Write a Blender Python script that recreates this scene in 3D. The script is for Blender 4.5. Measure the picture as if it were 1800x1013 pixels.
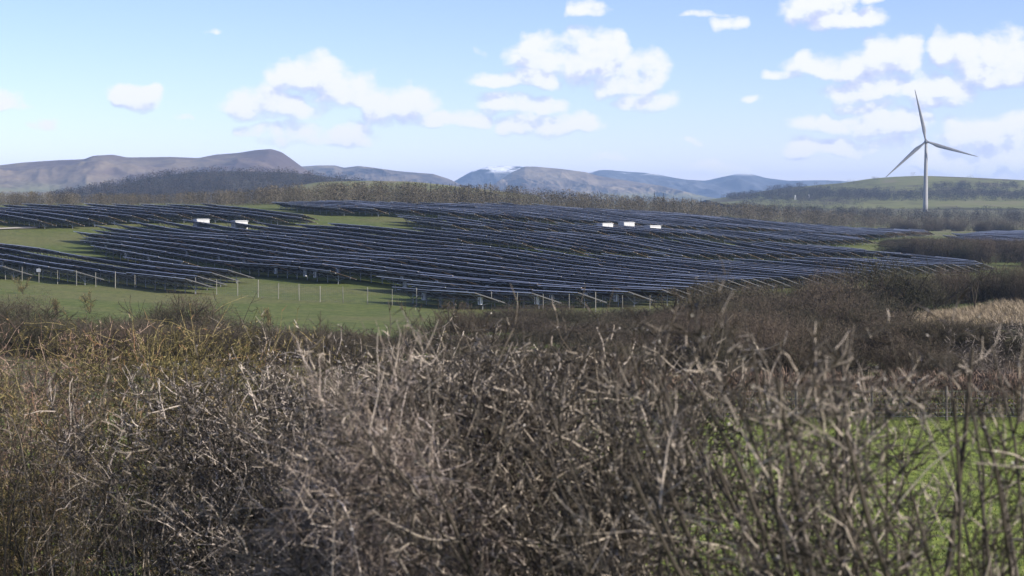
import bpy, math, random
import numpy as np
from mathutils import Matrix, Vector

random.seed(7)
RNG = np.random.default_rng(7)
for o in list(bpy.data.objects):
    bpy.data.objects.remove(o, do_unlink=True)
SC = bpy.context.scene
COL = SC.collection
R = math.radians

# ------------------------------------------------------------------ camera
F, CX, CY, HORIZON = 3359.0, 900.0, 506.5, 345.0
PITCH = math.atan((CY - HORIZON) / F)
cam = bpy.data.cameras.new('camera')
cam.sensor_width = 36.0
cam.lens = 36.0 * F / 1800.0
cam.clip_start = 0.1
cam.clip_end = 60000.0
cam.dof.use_dof = True
cam.dof.focus_distance = 160.0
cam.dof.aperture_fstop = 7.1
camo = bpy.data.objects.new('camera', cam)
camo.rotation_euler = (R(90) - PITCH, 0, 0)
COL.objects.link(camo)
SC.camera = camo

# ------------------------------------------------------------------ sun, sky, exposure
SUN_AZ, SUN_EL = R(115), R(24)         # from the right and a little behind the viewer
sun = bpy.data.lights.new('sun', 'SUN')
sun.energy = 5.0
sun.angle = R(0.53)
sun.color = (1.0, 0.93, 0.82)
suno = bpy.data.objects.new('sun', sun)
sd = Vector((math.sin(SUN_AZ) * math.cos(SUN_EL), math.cos(SUN_AZ) * math.cos(SUN_EL), math.sin(SUN_EL)))
suno.rotation_euler = (-sd).to_track_quat('-Z', 'Y').to_euler()
suno.location = (0, 0, 60)
COL.objects.link(suno)

SC.view_settings.view_transform = 'Standard'
SC.view_settings.look = 'None'
SC.view_settings.gamma = 1.0
SC.view_settings.use_curve_mapping = False
SC.view_settings.exposure = 0.82
SC.cycles.use_denoising = True
SC.cycles.max_bounces = 6
SC.cycles.diffuse_bounces = 2
SC.cycles.glossy_bounces = 2
SC.cycles.transmission_bounces = 2
SC.cycles.volume_bounces = 0
SC.cycles.transparent_max_bounces = 6
SC.cycles.sample_clamp_indirect = 6.0

world = bpy.data.worlds.new('World')
SC.world = world
world.use_nodes = True


class G:
    """small helper to wire node graphs"""
    def __init__(self, nt):
        self.nt = nt

    def node(self, t, ins=None, **props):
        n = self.nt.nodes.new(t)
        for k, v in props.items():
            setattr(n, k, v)
        for k, v in (ins or {}).items():
            s = n.inputs[k]
            if isinstance(v, bpy.types.NodeSocket):
                self.nt.links.new(v, s)
            else:
                s.default_value = v
        return n

    def math(self, op, a, b=0.0, c=0.0, clamp=False):
        return self.node('ShaderNodeMath', {0: a, 1: b, 2: c}, operation=op, use_clamp=clamp).outputs[0]

    def vmath(self, op, a, b=(0, 0, 0)):
        n = self.node('ShaderNodeVectorMath', {0: a, 1: b}, operation=op)
        return n.outputs['Value'] if op in ('LENGTH', 'DOT_PRODUCT') else n.outputs[0]

    def noise(self, vec, scale, detail=4.0, rough=0.55, dim='3D'):
        return self.node('ShaderNodeTexNoise', {'Vector': vec, 'Scale': scale, 'Detail': detail, 'Roughness': rough},
                         noise_dimensions=dim).outputs[0]

    def ramp(self, fac, stops):
        n = self.node('ShaderNodeValToRGB', {0: fac})
        cr = n.color_ramp
        while len(cr.elements) < len(stops):
            cr.elements.new(0.5)
        for e, (p, c) in zip(cr.elements, stops):
            e.position = p
            e.color = (c[0], c[1], c[2], 1.0)
        return n.outputs[0]

    def maprange(self, v, a, b, c=0.0, d=1.0, smooth=True):
        return self.node('ShaderNodeMapRange', {0: v, 1: a, 2: b, 3: c, 4: d},
                         interpolation_type='SMOOTHSTEP' if smooth else 'LINEAR').outputs[0]

    def mixrgb(self, f, a, b, mode='MIX'):
        n = self.node('ShaderNodeMix', data_type='RGBA', blend_type=mode)
        for k, v in ((0, f), (6, a), (7, b)):
            if isinstance(v, bpy.types.NodeSocket):
                self.nt.links.new(v, n.inputs[k])
            else:
                n.inputs[k].default_value = v if k == 0 else (v[0], v[1], v[2], 1.0)
        return n.outputs[2]


def build_world():
    nt = world.node_tree
    nt.nodes.clear()
    g = G(nt)
    sky = g.node('ShaderNodeTexSky', sky_type='NISHITA', sun_disc=False, sun_elevation=SUN_EL,
                 sun_rotation=SUN_AZ, altitude=80.0, air_density=0.7, dust_density=0.1, ozone_density=4.0)
    d = g.node('ShaderNodeTexCoord').outputs['Generated']
    sp = g.node('ShaderNodeSeparateXYZ', {0: d})
    az = g.math('ARCTAN2', sp.outputs[0], sp.outputs[1])
    el = g.math('ARCSINE', sp.outputs[2])
    p0 = g.node('ShaderNodeCombineXYZ', {0: az, 1: el, 2: 0.0}).outputs[0]

    # cumulus heaps: bearing and height in pixels of the picture, half width, half height, weight
    heaps = [
        (15, 186, 38, 17, .8), (82, 220, 40, 14, .5), (240, 178, 46, 24, .95), (318, 214, 20, 9, .3),
        (380, 68, 22, 8, .4), (545, 150, 75, 40, 1.0), (610, 170, 70, 32, .9), (470, 190, 95, 28, .9), (700, 195, 85, 36, 1.05),
        (800, 216, 70, 18, .85), (560, 240, 110, 22, .75), (435, 235, 26, 14, .5), (850, 92, 22, 9, .35),
        (960, 105, 60, 36, 1.0), (1040, 112, 65, 46, 1.05), (900, 142, 90, 16, .8), (1110, 140, 65, 40, .9), (1150, 185, 60, 20, .75),
        (920, 188, 95, 20, .85), (960, 224, 100, 22, .9), (1020, 20, 40, 16, .85), (1070, 280, 34, 9, .45), (1250, 296, 60, 14, .65),
        (1285, 52, 40, 13, .75), (1240, 35, 44, 8, .4), (1440, 22, 80, 34, 1.05), (1490, 45, 80, 20, .9), (1540, 8, 30, 18, .7),
        (1380, 138, 50, 12, .75), (1470, 125, 80, 24, .95), (1560, 115, 62, 34, 1.1), (1670, 105, 50, 36, 1.1), (1760, 125, 100, 42, 1.1),
        (1600, 160, 150, 32, .85), (1650, 185, 60, 18, .7), (1520, 192, 60, 14, .6), (1470, 222, 100, 18, .85), (1560, 225, 80, 26, 1.0),
        (1450, 264, 80, 18, .9), (1580, 262, 60, 16, .5), (1740, 245, 90, 30, 1.0), (1700, 290, 110, 24, .8), (1820, 285, 80, 40, .8),
        (1325, 175, 14, 9, .35), (1210, 254, 14, 7, .35),
    ]
    grp = bpy.data.node_groups.new('cloud_density', 'ShaderNodeTree')
    grp.interface.new_socket('P', in_out='INPUT', socket_type='NodeSocketVector')
    grp.interface.new_socket('D', in_out='OUTPUT', socket_type='NodeSocketFloat')
    h = G(grp)
    P = h.node('NodeGroupInput').outputs[0]
    wob = h.node('ShaderNodeTexNoise', {'Vector': P, 'Scale': 34.0, 'Detail': 2.0}, noise_dimensions='2D').outputs['Color']
    wv = h.vmath('MULTIPLY', h.vmath('SUBTRACT', wob, (.5, .5, .5)), (.022, .012, 0))
    Q = h.vmath('ADD', P, wv)
    # heaps side by side share one band; a colour ramp over the bearing gives height, depth and weight of the band
    sq = h.node('ShaderNodeSeparateXYZ', {0: Q})
    bear = h.math('MULTIPLY_ADD', sq.outputs[0], 1 / .64, .5)
    bands = []
    for hp in sorted(heaps):
        for bd in bands:
            if len(bd) < 8 and bd[-1][0] + bd[-1][2] * 1.35 + 4 < hp[0] - hp[2] * 1.35:
                bd.append(hp)
                break
        else:
            bands.append([hp])
    acc = None
    for bd in bands:
        stops = []
        for (px, py, rx, ry, w) in bd:
            for dx, ww in ((-1.35, -.7), (-.55, w), (.55, w), (1.35, -.7)):
                x = math.atan((px + dx * rx - CX) / F) / .64 + .5
                stops.append((min(max(x, 0), 1), (math.atan((HORIZON - py) / F) * 8, ry * 1.3 / F * 25, (ww + 1) / 2.2)))
        n = h.node('ShaderNodeValToRGB', {0: bear})
        cr = n.color_ramp
        cr.interpolation = 'EASE'
        while len(cr.elements) < len(stops):
            cr.elements.new(1.0)
        for el_, (x, c) in zip(cr.elements, stops):
            el_.position = x
            el_.color = (c[0], c[1], c[2], 1)
        cs = h.node('ShaderNodeSeparateColor', {0: n.outputs[0]})
        v = h.math('DIVIDE', h.math('MULTIPLY_ADD', cs.outputs[0], -1 / 8, sq.outputs[1]), h.math('MULTIPLY', cs.outputs[1], 1 / 25))
        v = h.math('MAXIMUM', v, h.math('MULTIPLY', v, -1.55))
        w = h.math('MULTIPLY_ADD', cs.outputs[2], 2.2, -1.0)
        m = h.math('SUBTRACT', w, h.math('MULTIPLY', v, v))
        acc = m if acc is None else h.math('SMOOTH_MAX', acc, m, 0.12)
    print('cloud bands', len(bands))
    # the same scattered fair-weather heaps go on round the whole sky
    off = h.math('MAXIMUM', h.maprange(h.math('ABSOLUTE', sq.outputs[0]), .31, .40), h.maprange(sq.outputs[1], .115, .17))
    gv = h.vmath('MULTIPLY', Q, (1.0, 2.2, 1.0))
    gen = h.math('MULTIPLY_ADD', h.noise(gv, 5.5, 2.0, .5, '2D'), 5.0, -2.75)
    gen = h.math('ADD', gen, h.math('MULTIPLY_ADD', off, 2.0, -2.0))
    acc = h.math('MAXIMUM', acc, gen)
    acc = h.math('MAXIMUM', acc, -1.0)
    fv = h.vmath('MULTIPLY', P, (1.0, 1.5, 1.0))
    f1 = h.noise(fv, 58.0, 8.0, .62, '2D')
    bil = h.node('ShaderNodeTexVoronoi', {'Vector': Q, 'Scale': 95.0}, feature='F1', voronoi_dimensions='2D').outputs['Distance']
    dd = h.math('MULTIPLY_ADD', h.math('SUBTRACT', f1, .42), 2.1, acc)
    dd = h.math('MULTIPLY_ADD', h.math('SUBTRACT', .45, bil), .55, dd)
    go = h.node('NodeGroupOutput', {0: dd})

    def dens(off):
        n = nt.nodes.new('ShaderNodeGroup')
        n.node_tree = grp
        nt.links.new(g.vmath('ADD', p0, off), n.inputs[0])
        return n.outputs[0]
    D0 = dens((0, 0, 0))
    D1 = dens((.0034, .0078, 0))           # a little way towards the sun
    cov = g.maprange(D0, -.12, 1.0)
    thick = g.maprange(D0, .25, 1.2)
    lit = g.math('MULTIPLY_ADD', g.math('SUBTRACT', D0, D1), .78, .67, clamp=True)
    lit = g.math('SUBTRACT', lit, g.math('MULTIPLY', thick, .0), clamp=True)
    ccol = g.ramp(lit, [(0.0, (.56, .62, .90)), (.38, (.72, .77, .96)), (.66, (.95, .97, 1.0)), (1.0, (1.0, 1.0, 1.0))])
    wb = g.mixrgb(1.0, sky.outputs[0], (1.16, .95, 1.12), 'MULTIPLY')
    lp = g.node('ShaderNodeBackground', {'Color': wb, 'Strength': 0.105})
    cl = g.node('ShaderNodeBackground', {'Color': ccol, 'Strength': 0.60})
    below = g.maprange(el, -.02, .005)
    fac = g.math('MULTIPLY', g.math('MULTIPLY', cov, .93), below)
    mx = g.node('ShaderNodeMixShader', {0: fac, 1: lp.outputs[0], 2: cl.outputs[0]})
    g.node('ShaderNodeOutputWorld', {0: mx.outputs[0]})


build_world()
world.cycles.sampling_method = 'MANUAL'
world.cycles.sample_map_resolution = 512

# ------------------------------------------------------------------ helpers


def at(px, py, Y):
    """the point at distance Y that a sight line of the picture passes through"""
    x, y = (px - CX) / F, (CY - py) / F
    cp, s = math.cos(PITCH), math.sin(PITCH)
    dy, dz = cp + y * s, -s + y * cp
    k = Y / dy
    return Vector((x * k, Y, dz * k))


def zat(py, Y):
    return at(CX, py, Y).z


def tag(o, label=None, cat=None, group=None, kind=None):
    if label: o['label'] = label
    if cat: o['category'] = cat
    if group: o['group'] = group
    if kind: o['kind'] = kind
    return o


def empty(name, loc, rz=0.0):
    o = bpy.data.objects.new(name, None)
    o.empty_display_size = 0.2
    o.location = loc
    o.rotation_euler = (0, 0, rz)
    COL.objects.link(o)
    return o


def mesh_np(name, V, Fq, mats=(), midx=None, smooth=True, tint=None):
    """mesh from numpy arrays; Fq is (n,3) or (n,4)"""
    V = np.asarray(V, np.float32)
    Fq = np.asarray(Fq, np.int32)
    me = bpy.data.meshes.new(name)
    n, k = Fq.shape
    me.vertices.add(len(V))
    me.vertices.foreach_set('co', V.ravel())
    me.loops.add(n * k)
    me.loops.foreach_set('vertex_index', Fq.ravel())
    me.polygons.add(n)
    me.polygons.foreach_set('loop_start', np.arange(0, n * k, k, dtype=np.int32))
    if smooth:
        me.polygons.foreach_set('use_smooth', np.ones(n, bool))
    for m in mats:
        me.materials.append(m)
    if midx is not None:
        me.polygons.foreach_set('material_index', np.asarray(midx, np.int32))
    if tint is not None:
        a = me.attributes.new('tint', 'FLOAT', 'POINT')
        a.data.foreach_set('value', np.asarray(tint, np.float32))
    me.update(calc_edges=True)
    return me


def put(name, me, parent=None, loc=None):
    o = bpy.data.objects.new(name, me)
    COL.objects.link(o)
    if parent: o.parent = parent
    if loc is not None: o.location = loc
    return o


def copy_tree(o, parent=None):
    c = o.copy()
    COL.objects.link(c)
    c.parent = parent
    for ch in list(o.children):
        copy_tree(ch, c)
    return c


class MB:
    """collects boxes, bars and rings of one part"""
    def __init__(self):
        self.v, self.f, self.m = [], [], []

    def add(self, V, Fc, mi=0):
        b = len(self.v)
        self.v += [tuple(p) for p in V]
        self.f += [tuple(i + b for i in q) for q in Fc]
        self.m += [mi] * len(Fc)

    def box(self, x0, x1, y0, y1, z0, z1, mi=0):
        V = [(x, y, z) for z in (z0, z1) for y in (y0, y1) for x in (x0, x1)]
        self.add(V, [(0, 2, 3, 1), (4, 5, 7, 6), (0, 1, 5, 4), (2, 6, 7, 3), (0, 4, 6, 2), (1, 3, 7, 5)], mi)

    def bar(self, a, b, w, h=None, mi=0):
        a, b = Vector(a), Vector(b)
        h = h or w
        t = (b - a).normalized()
        r = Vector((0, 0, 1)) if abs(t.z) < .9 else Vector((1, 0, 0))
        s = t.cross(r).normalized() * w / 2
        u = t.cross(s).normalized() * h / 2
        V = [p + i * s + j * u for p in (a, b) for (i, j) in ((-1, -1), (1, -1), (1, 1), (-1, 1))]
        self.add(V, [(3, 2, 1, 0), (4, 5, 6, 7), (0, 1, 5, 4), (1, 2, 6, 5), (2, 3, 7, 6), (3, 0, 4, 7)], mi)

    def rings(self, rs, n=16, cap=True, mi=0):
        """rs: list of lists of points, each with n points"""
        b = len(self.v)
        for ring in rs:
            self.v += [tuple(p) for p in ring]
        for i in range(len(rs) - 1):
            for j in range(n):
                self.f.append((b + i * n + j, b + i * n + (j + 1) % n, b + (i + 1) * n + (j + 1) % n, b + (i + 1) * n + j))
                self.m.append(mi)
        if cap:
            self.f.append(tuple(b + j for j in reversed(range(n)))); self.m.append(mi)
            self.f.append(tuple(b + (len(rs) - 1) * n + j for j in range(n))); self.m.append(mi)

    def mesh(self, name, mats, smooth=False):
        me = bpy.data.meshes.new(name)
        me.from_pydata(self.v, [], self.f)
        for m in mats: me.materials.append(m)
        me.polygons.foreach_set('material_index', self.m)
        if smooth: me.polygons.foreach_set('use_smooth', [True] * len(self.f))
        me.update()
        return me


# value noise in numpy
def _hash(ix, iy, seed):
    h = (ix.astype(np.int64) * 374761393 + iy.astype(np.int64) * 668265263 + seed * 974711) & 0xffffffff
    h = ((h ^ (h >> 13)) * 1274126177) & 0xffffffff
    return ((h ^ (h >> 16)) & 0xffff) / 65535.0


def vnoise(x, y, seed=0):
    ix, iy = np.floor(x), np.floor(y)
    fx, fy = x - ix, y - iy
    fx, fy = fx * fx * (3 - 2 * fx), fy * fy * (3 - 2 * fy)
    a, b = _hash(ix, iy, seed), _hash(ix + 1, iy, seed)
    c, d = _hash(ix, iy + 1, seed), _hash(ix + 1, iy + 1, seed)
    return (a * (1 - fx) + b * fx) * (1 - fy) + (c * (1 - fx) + d * fx) * fy


def fbm(x, y, seed=0, octv=5, ridged=False):
    s, a, n = 0, .5, 0
    for i in range(octv):
        v = vnoise(x, y, seed + i)
        if ridged: v = 1 - np.abs(2 * v - 1)
        s = s + a * v
        n += a
        a *= .5
        x, y = x * 2.03 + 11.3, y * 2.03 + 5.7
    return s / n


# ------------------------------------------------------------------ materials
MATS = {}


def material(name):
    m = bpy.data.materials.new(name)
    m.use_nodes = True
    m.node_tree.nodes.clear()
    g = G(m.node_tree)
    MATS[name] = m
    return m, g


def finish(g, col, rough=.9, bump=None, bstr=.3, bdist=.05, metal=0.0, spec=.3, **extra):
    ins = {'Base Color': col, 'Roughness': rough, 'Metallic': metal, 'Specular IOR Level': spec}
    if not isinstance(col, bpy.types.NodeSocket):
        ins['Base Color'] = (col[0], col[1], col[2], 1)
    ins.update(extra)
    if bump is not None:
        ins['Normal'] = g.node('ShaderNodeBump', {'Height': bump, 'Strength': bstr, 'Distance': bdist}).outputs[0]
    b = g.node('ShaderNodeBsdfPrincipled', ins)
    g.node('ShaderNodeOutputMaterial', {0: b.outputs[0]})


def pos(g):
    return g.node('ShaderNodeNewGeometry').outputs['Position']


def twig_mat(name, stops, rough=.75, spec=.35):
    m, g = material(name)
    geo = g.node('ShaderNodeNewGeometry')
    c = g.ramp(geo.outputs['Random Per Island'], stops)
    n = g.noise(geo.outputs['Position'], 22.0, 3.0)
    c = g.mixrgb(.55, c, g.ramp(n, [(.3, (.35, .35, .35)), (.7, (1.25, 1.25, 1.25))]), 'MULTIPLY')
    finish(g, c, rough, spec=spec)
    return m


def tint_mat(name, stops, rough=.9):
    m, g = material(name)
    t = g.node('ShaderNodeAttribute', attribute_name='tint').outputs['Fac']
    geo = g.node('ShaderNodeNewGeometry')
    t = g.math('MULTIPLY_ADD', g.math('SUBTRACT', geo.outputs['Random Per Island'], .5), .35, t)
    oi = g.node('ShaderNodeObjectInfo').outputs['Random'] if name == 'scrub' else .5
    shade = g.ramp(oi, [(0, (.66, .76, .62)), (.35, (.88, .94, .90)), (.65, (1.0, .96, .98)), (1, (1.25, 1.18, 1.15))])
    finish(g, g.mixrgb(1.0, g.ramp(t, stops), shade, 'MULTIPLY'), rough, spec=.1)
    return m


def make_materials():
    # ground: pasture, rough grass, track, reed bed
    m, g = material('ground')
    p = pos(g)
    sp = g.node('ShaderNodeSeparateXYZ', {0: p})
    big = g.noise(p, .035, 4.0)
    mid = g.noise(p, .35, 5.0, .6)
    fine = g.noise(g.vmath('MULTIPLY', p, (1.0, .45, 1.0)), 4.0, 4.0, .65)
    past = g.ramp(mid, [(.30, (.060, .084, .018)), (.50, (.090, .114, .027)), (.72, (.136, .144, .046))])
    past = g.mixrgb(g.maprange(big, .42, .62), past, (.118, .122, .044))
    tuft = g.noise(g.vmath('MULTIPLY', p, (1.0, .6, 1.0)), 1.3, 4.0, .7)
    past = g.mixrgb(.75, past, g.ramp(tuft, [(.32, (.50, .52, .45)), (.5, (.95, .95, .95)), (.68, (1.35, 1.28, 1.2))]), 'MULTIPLY')
    near = g.ramp(fine, [(.30, (.085, .115, .016)), (.50, (.145, .185, .030)), (.75, (.230, .250, .060))])
    nearmask = g.maprange(sp.outputs[1], 62.0, 70.0, 1.0, 0.0)
    col = g.mixrgb(nearmask, past, near)
    straw = g.ramp(fine, [(.3, (.060, .050, .026)), (.7, (.130, .105, .060))])
    hollow = g.math('MULTIPLY', g.maprange(sp.outputs[1], 70.0, 74.0), g.maprange(sp.outputs[1], 128.0, 140.0, 1.0, 0.0))
    col = g.mixrgb(g.math('MULTIPLY', hollow, g.maprange(mid, .38, .55)), col, straw)
    far = g.maprange(sp.outputs[1], 640.0, 900.0)
    col = g.mixrgb(g.math('MULTIPLY', far, g.maprange(big, .40, .55)), col, (.15, .135, .075))
    col = g.mixrgb(g.maprange(sp.outputs[1], 1050.0, 1200.0), col, g.mixrgb(g.maprange(mid, .42, .58), (.110, .112, .042), (.105, .085, .050)))
    col = g.mixrgb(.5, col, g.ramp(fine, [(.3, (.62, .62, .62)), (.7, (1.3, 1.3, 1.3))]), 'MULTIPLY')
    finish(g, col, .95, g.math('ADD', fine, mid), .5, .12, spec=.15)

    m, g = material('hedge_litter')
    p = pos(g)
    n = g.noise(p, 9.0, 5.0, .65)
    finish(g, g.ramp(n, [(.3, (.025, .020, .014)), (.5, (.07, .055, .035)), (.72, (.15, .12, .08))]), .95, n, .6, .05)

    m, g = material('track')
    p = pos(g)
    n = g.noise(p, .8, 4.0)
    finish(g, g.ramp(n, [(.35, (.30, .27, .21)), (.65, (.46, .43, .36))]), .95, spec=.1)

    m, g = material('reed')
    geo = g.node('ShaderNodeNewGeometry')
    finish(g, g.ramp(geo.outputs['Random Per Island'], [(0, (.13, .10, .06)), (.5, (.24, .19, .13)), (1, (.36, .30, .22))]), .9, spec=.1)

    # panels
    m, g = material('panel_glass')
    p = g.node('ShaderNodeTexCoord').outputs['Object']
    br = g.node('ShaderNodeTexBrick', {'Vector': p, 'Scale': 1.0, 'Color1': (.012, .016, .045, 1), 'Color2': (.014, .02, .052, 1),
                                      'Mortar': (.05, .055, .07, 1), 'Mortar Size': .004, 'Brick Width': .16, 'Row Height': .16}, offset=0.0)
    finish(g, br.outputs['Color'], .16, spec=.6)
    m, g = material('panel_back')
    oi = g.node('ShaderNodeObjectInfo').outputs['Random']
    p = pos(g)
    n = g.noise(p, .9, 3.0)
    c = g.ramp(oi, [(0, (.100, .073, .054)), (.5, (.142, .104, .076)), (1, (.190, .142, .106))])
    c = g.mixrgb(.5, c, g.ramp(n, [(.3, (.7, .7, .72)), (.7, (1.25, 1.25, 1.25))]), 'MULTIPLY')
    finish(g, c, .8, spec=.08)
    m, g = material('aluminium')
    finish(g, (.075, .075, .078), .6, metal=.0, spec=.3)
    m, g = material('edge_rail')
    oi = g.node('ShaderNodeObjectInfo').outputs['Random']
    finish(g, g.ramp(oi, [(0, (.34, .32, .31)), (.5, (.58, .55, .53)), (1, (.85, .81, .78))]), .5, metal=.0, spec=.4)
    m, g = material('steel')
    p = pos(g)
    finish(g, g.ramp(g.noise(p, 5.0, 3.0), [(.3, (.24, .25, .26)), (.7, (.38, .39, .40))]), .5, metal=.5)
    m, g = material('inverter_white')
    finish(g, (.74, .75, .76), .45)
    m, g = material('inverter_dark')
    finish(g, (.06, .06, .07), .5)

    # cabins
    m, g = material('cabin_white')
    p = pos(g)
    finish(g, g.ramp(g.noise(p, 1.3, 4.0), [(.3, (.40, .40, .40)), (.7, (.50, .50, .49))]), .6)
    m, g = material('cabin_roof')
    finish(g, (.34, .345, .35), .6)
    m, g = material('cabin_door')
    finish(g, (.20, .21, .22), .5)
    m, g = material('concrete')
    p = pos(g)
    finish(g, g.ramp(g.noise(p, 3.0, 4.0), [(.3, (.28, .27, .25)), (.7, (.40, .39, .36))]), .9)

    # fence
    m, g = material('fence_timber')
    geo = g.node('ShaderNodeNewGeometry')
    n = g.noise(g.vmath('MULTIPLY', geo.outputs['Position'], (9, 9, 1.2)), 1.0, 4.0)
    finish(g, g.ramp(n, [(.3, (.16, .15, .13)), (.7, (.30, .285, .25))]), .85)
    m, g = material('dark_timber')  # darker timber tone for the stock fence posts
    geo = g.node('ShaderNodeNewGeometry')
    n = g.noise(g.vmath('MULTIPLY', geo.outputs['Position'], (9, 9, 1.2)), 1.0, 4.0)
    finish(g, g.ramp(n, [(.3, (.05, .042, .036)), (.7, (.13, .115, .10))]), .85)
    m, g = material('wire')
    finish(g, (.30, .31, .32), .5, metal=.7)
    m, g = material('sign_plate')
    finish(g, (.28, .30, .34), .5)

    # turbine: pale paint darkened, so its shaded look sits in the colour
    m, g = material('turbine_shaded')
    p = pos(g)
    finish(g, g.ramp(g.noise(g.vmath('MULTIPLY', p, (1, 1, .12)), .5, 4.0), [(.3, (.21, .21, .215)), (.7, (.27, .27, .27))]), .5, spec=.3)
    m, g = material('turbine_grey')
    finish(g, (.13, .135, .15), .55)
    m, g = material('turbine_dark')
    finish(g, (.07, .07, .08), .5)

    # hills
    def hill_mat(name, stops, sc, green=None, snow=None):
        m, g = material(name)
        p = pos(g)
        q = g.vmath('MULTIPLY', p, (1.0, .5, 2.2))
        n1 = g.noise(q, sc, 5.0, .6)
        n2 = g.noise(q, sc * 7, 4.0, .6)
        c = g.ramp(g.math('MULTIPLY_ADD', g.math('SUBTRACT', n2, .5), .6, n1), stops)
        if green:
            lo, hi, gc = green
            z = g.node('ShaderNodeSeparateXYZ', {0: p}).outputs[2]
            f = g.math('MULTIPLY', g.maprange(z, lo, hi, 1.0, 0.0), g.maprange(n1, .42, .56))
            c = g.mixrgb(f, c, gc)
        if snow:
            z = g.node('ShaderNodeSeparateXYZ', {0: p}).outputs[2]
            f = g.math('MULTIPLY', g.maprange(z, snow, snow * 1.25), g.maprange(n2, .46, .56))
            c = g.mixrgb(f, c, (.8, .82, .86))
        finish(g, c, .95, n2, .9, 4.0 / (sc * 700), spec=.05)
        return m
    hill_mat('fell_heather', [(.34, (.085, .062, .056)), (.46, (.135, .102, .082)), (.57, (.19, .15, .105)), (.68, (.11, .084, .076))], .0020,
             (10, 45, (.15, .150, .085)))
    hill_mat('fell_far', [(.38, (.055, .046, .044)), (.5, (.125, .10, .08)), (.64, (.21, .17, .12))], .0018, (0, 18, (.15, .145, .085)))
    hill_mat('fell_haze_blue', [(.38, (.04, .045, .06)), (.62, (.12, .12, .13))], .0008, None, 94)  # bluish rock tone puts distance haze into the base colour
    hill_mat('hill_pasture', [(.38, (.095, .080, .042)), (.48, (.125, .128, .044)), (.58, (.155, .158, .055)), (.70, (.17, .145, .080))], .007)
    hill_mat('hill_wooded', [(.30, (.035, .035, .030)), (.60, (.065, .060, .045))], .01)

    # woods, twigs
    tint_mat('wood_brown', [(0, (.030, .027, .022)), (.35, (.072, .064, .050)), (.65, (.118, .102, .079)), (1, (.175, .150, .115))])
    tint_mat('wood_dark', [(0, (.016, .015, .014)), (.5, (.038, .032, .028)), (1, (.075, .062, .050))])
    tint_mat('conifer', [(0, (.008, .015, .010)), (.6, (.018, .030, .018)), (1, (.035, .050, .026))])
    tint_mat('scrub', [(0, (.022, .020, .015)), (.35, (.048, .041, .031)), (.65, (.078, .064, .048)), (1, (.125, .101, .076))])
    twig_mat('bark_dark', [(0, (.014, .011, .008)), (.5, (.038, .030, .022)), (1, (.11, .088, .064))])
    twig_mat('bark_stub', [(0, (.16, .13, .11)), (.5, (.30, .26, .22)), (1, (.46, .41, .36))], .6)
    twig_mat('twig_grey', [(0, (.012, .009, .007)), (.45, (.040, .031, .025)), (.72, (.12, .097, .082)), (1, (.68, .58, .50))], .6)  # hedge twig ramps: palest stop paints sunlit flecks, near-black ones the shaded gaps
    twig_mat('twig_olive', [(0, (.014, .012, .003)), (.45, (.065, .052, .012)), (.72, (.16, .130, .042)), (.94, (.42, .34, .16)), (1, (.34, .16, .08))], .65)
    twig_mat('twig_red', [(0, (.013, .009, .007)), (.45, (.065, .038, .030)), (.72, (.21, .13, .10)), (1, (.60, .43, .32))], .65)
    twig_mat('twig_tan', [(0, (.06, .046, .037)), (.4, (.18, .142, .116)), (.8, (.38, .31, .26)), (1, (.68, .58, .51))], .6)
    twig_mat('twig_brown', [(0, (.012, .009, .005)), (.5, (.036, .027, .018)), (.76, (.080, .064, .049)), (1, (.52, .44, .36))], .6)
    twig_mat('dead_leaf', [(0, (.07, .035, .020)), (.5, (.17, .085, .045)), (1, (.28, .17, .09))], .8)
    twig_mat('green_leaf', [(0, (.080, .105, .016)), (.5, (.140, .175, .028)), (1, (.24, .25, .065))], .6)
    twig_mat('olive_leaf', [(0, (.05, .045, .012)), (.5, (.13, .115, .030)), (.88, (.20, .17, .06)), (1, (.26, .14, .07))], .7)
    twig_mat('lichen', [(0, (.16, .14, .125)), (.5, (.34, .31, .28)), (1, (.58, .54, .50))], .8)
    twig_mat('straw', [(0, (.10, .08, .05)), (.5, (.23, .18, .12)), (1, (.40, .33, .24))], .8)


make_materials()

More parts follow.
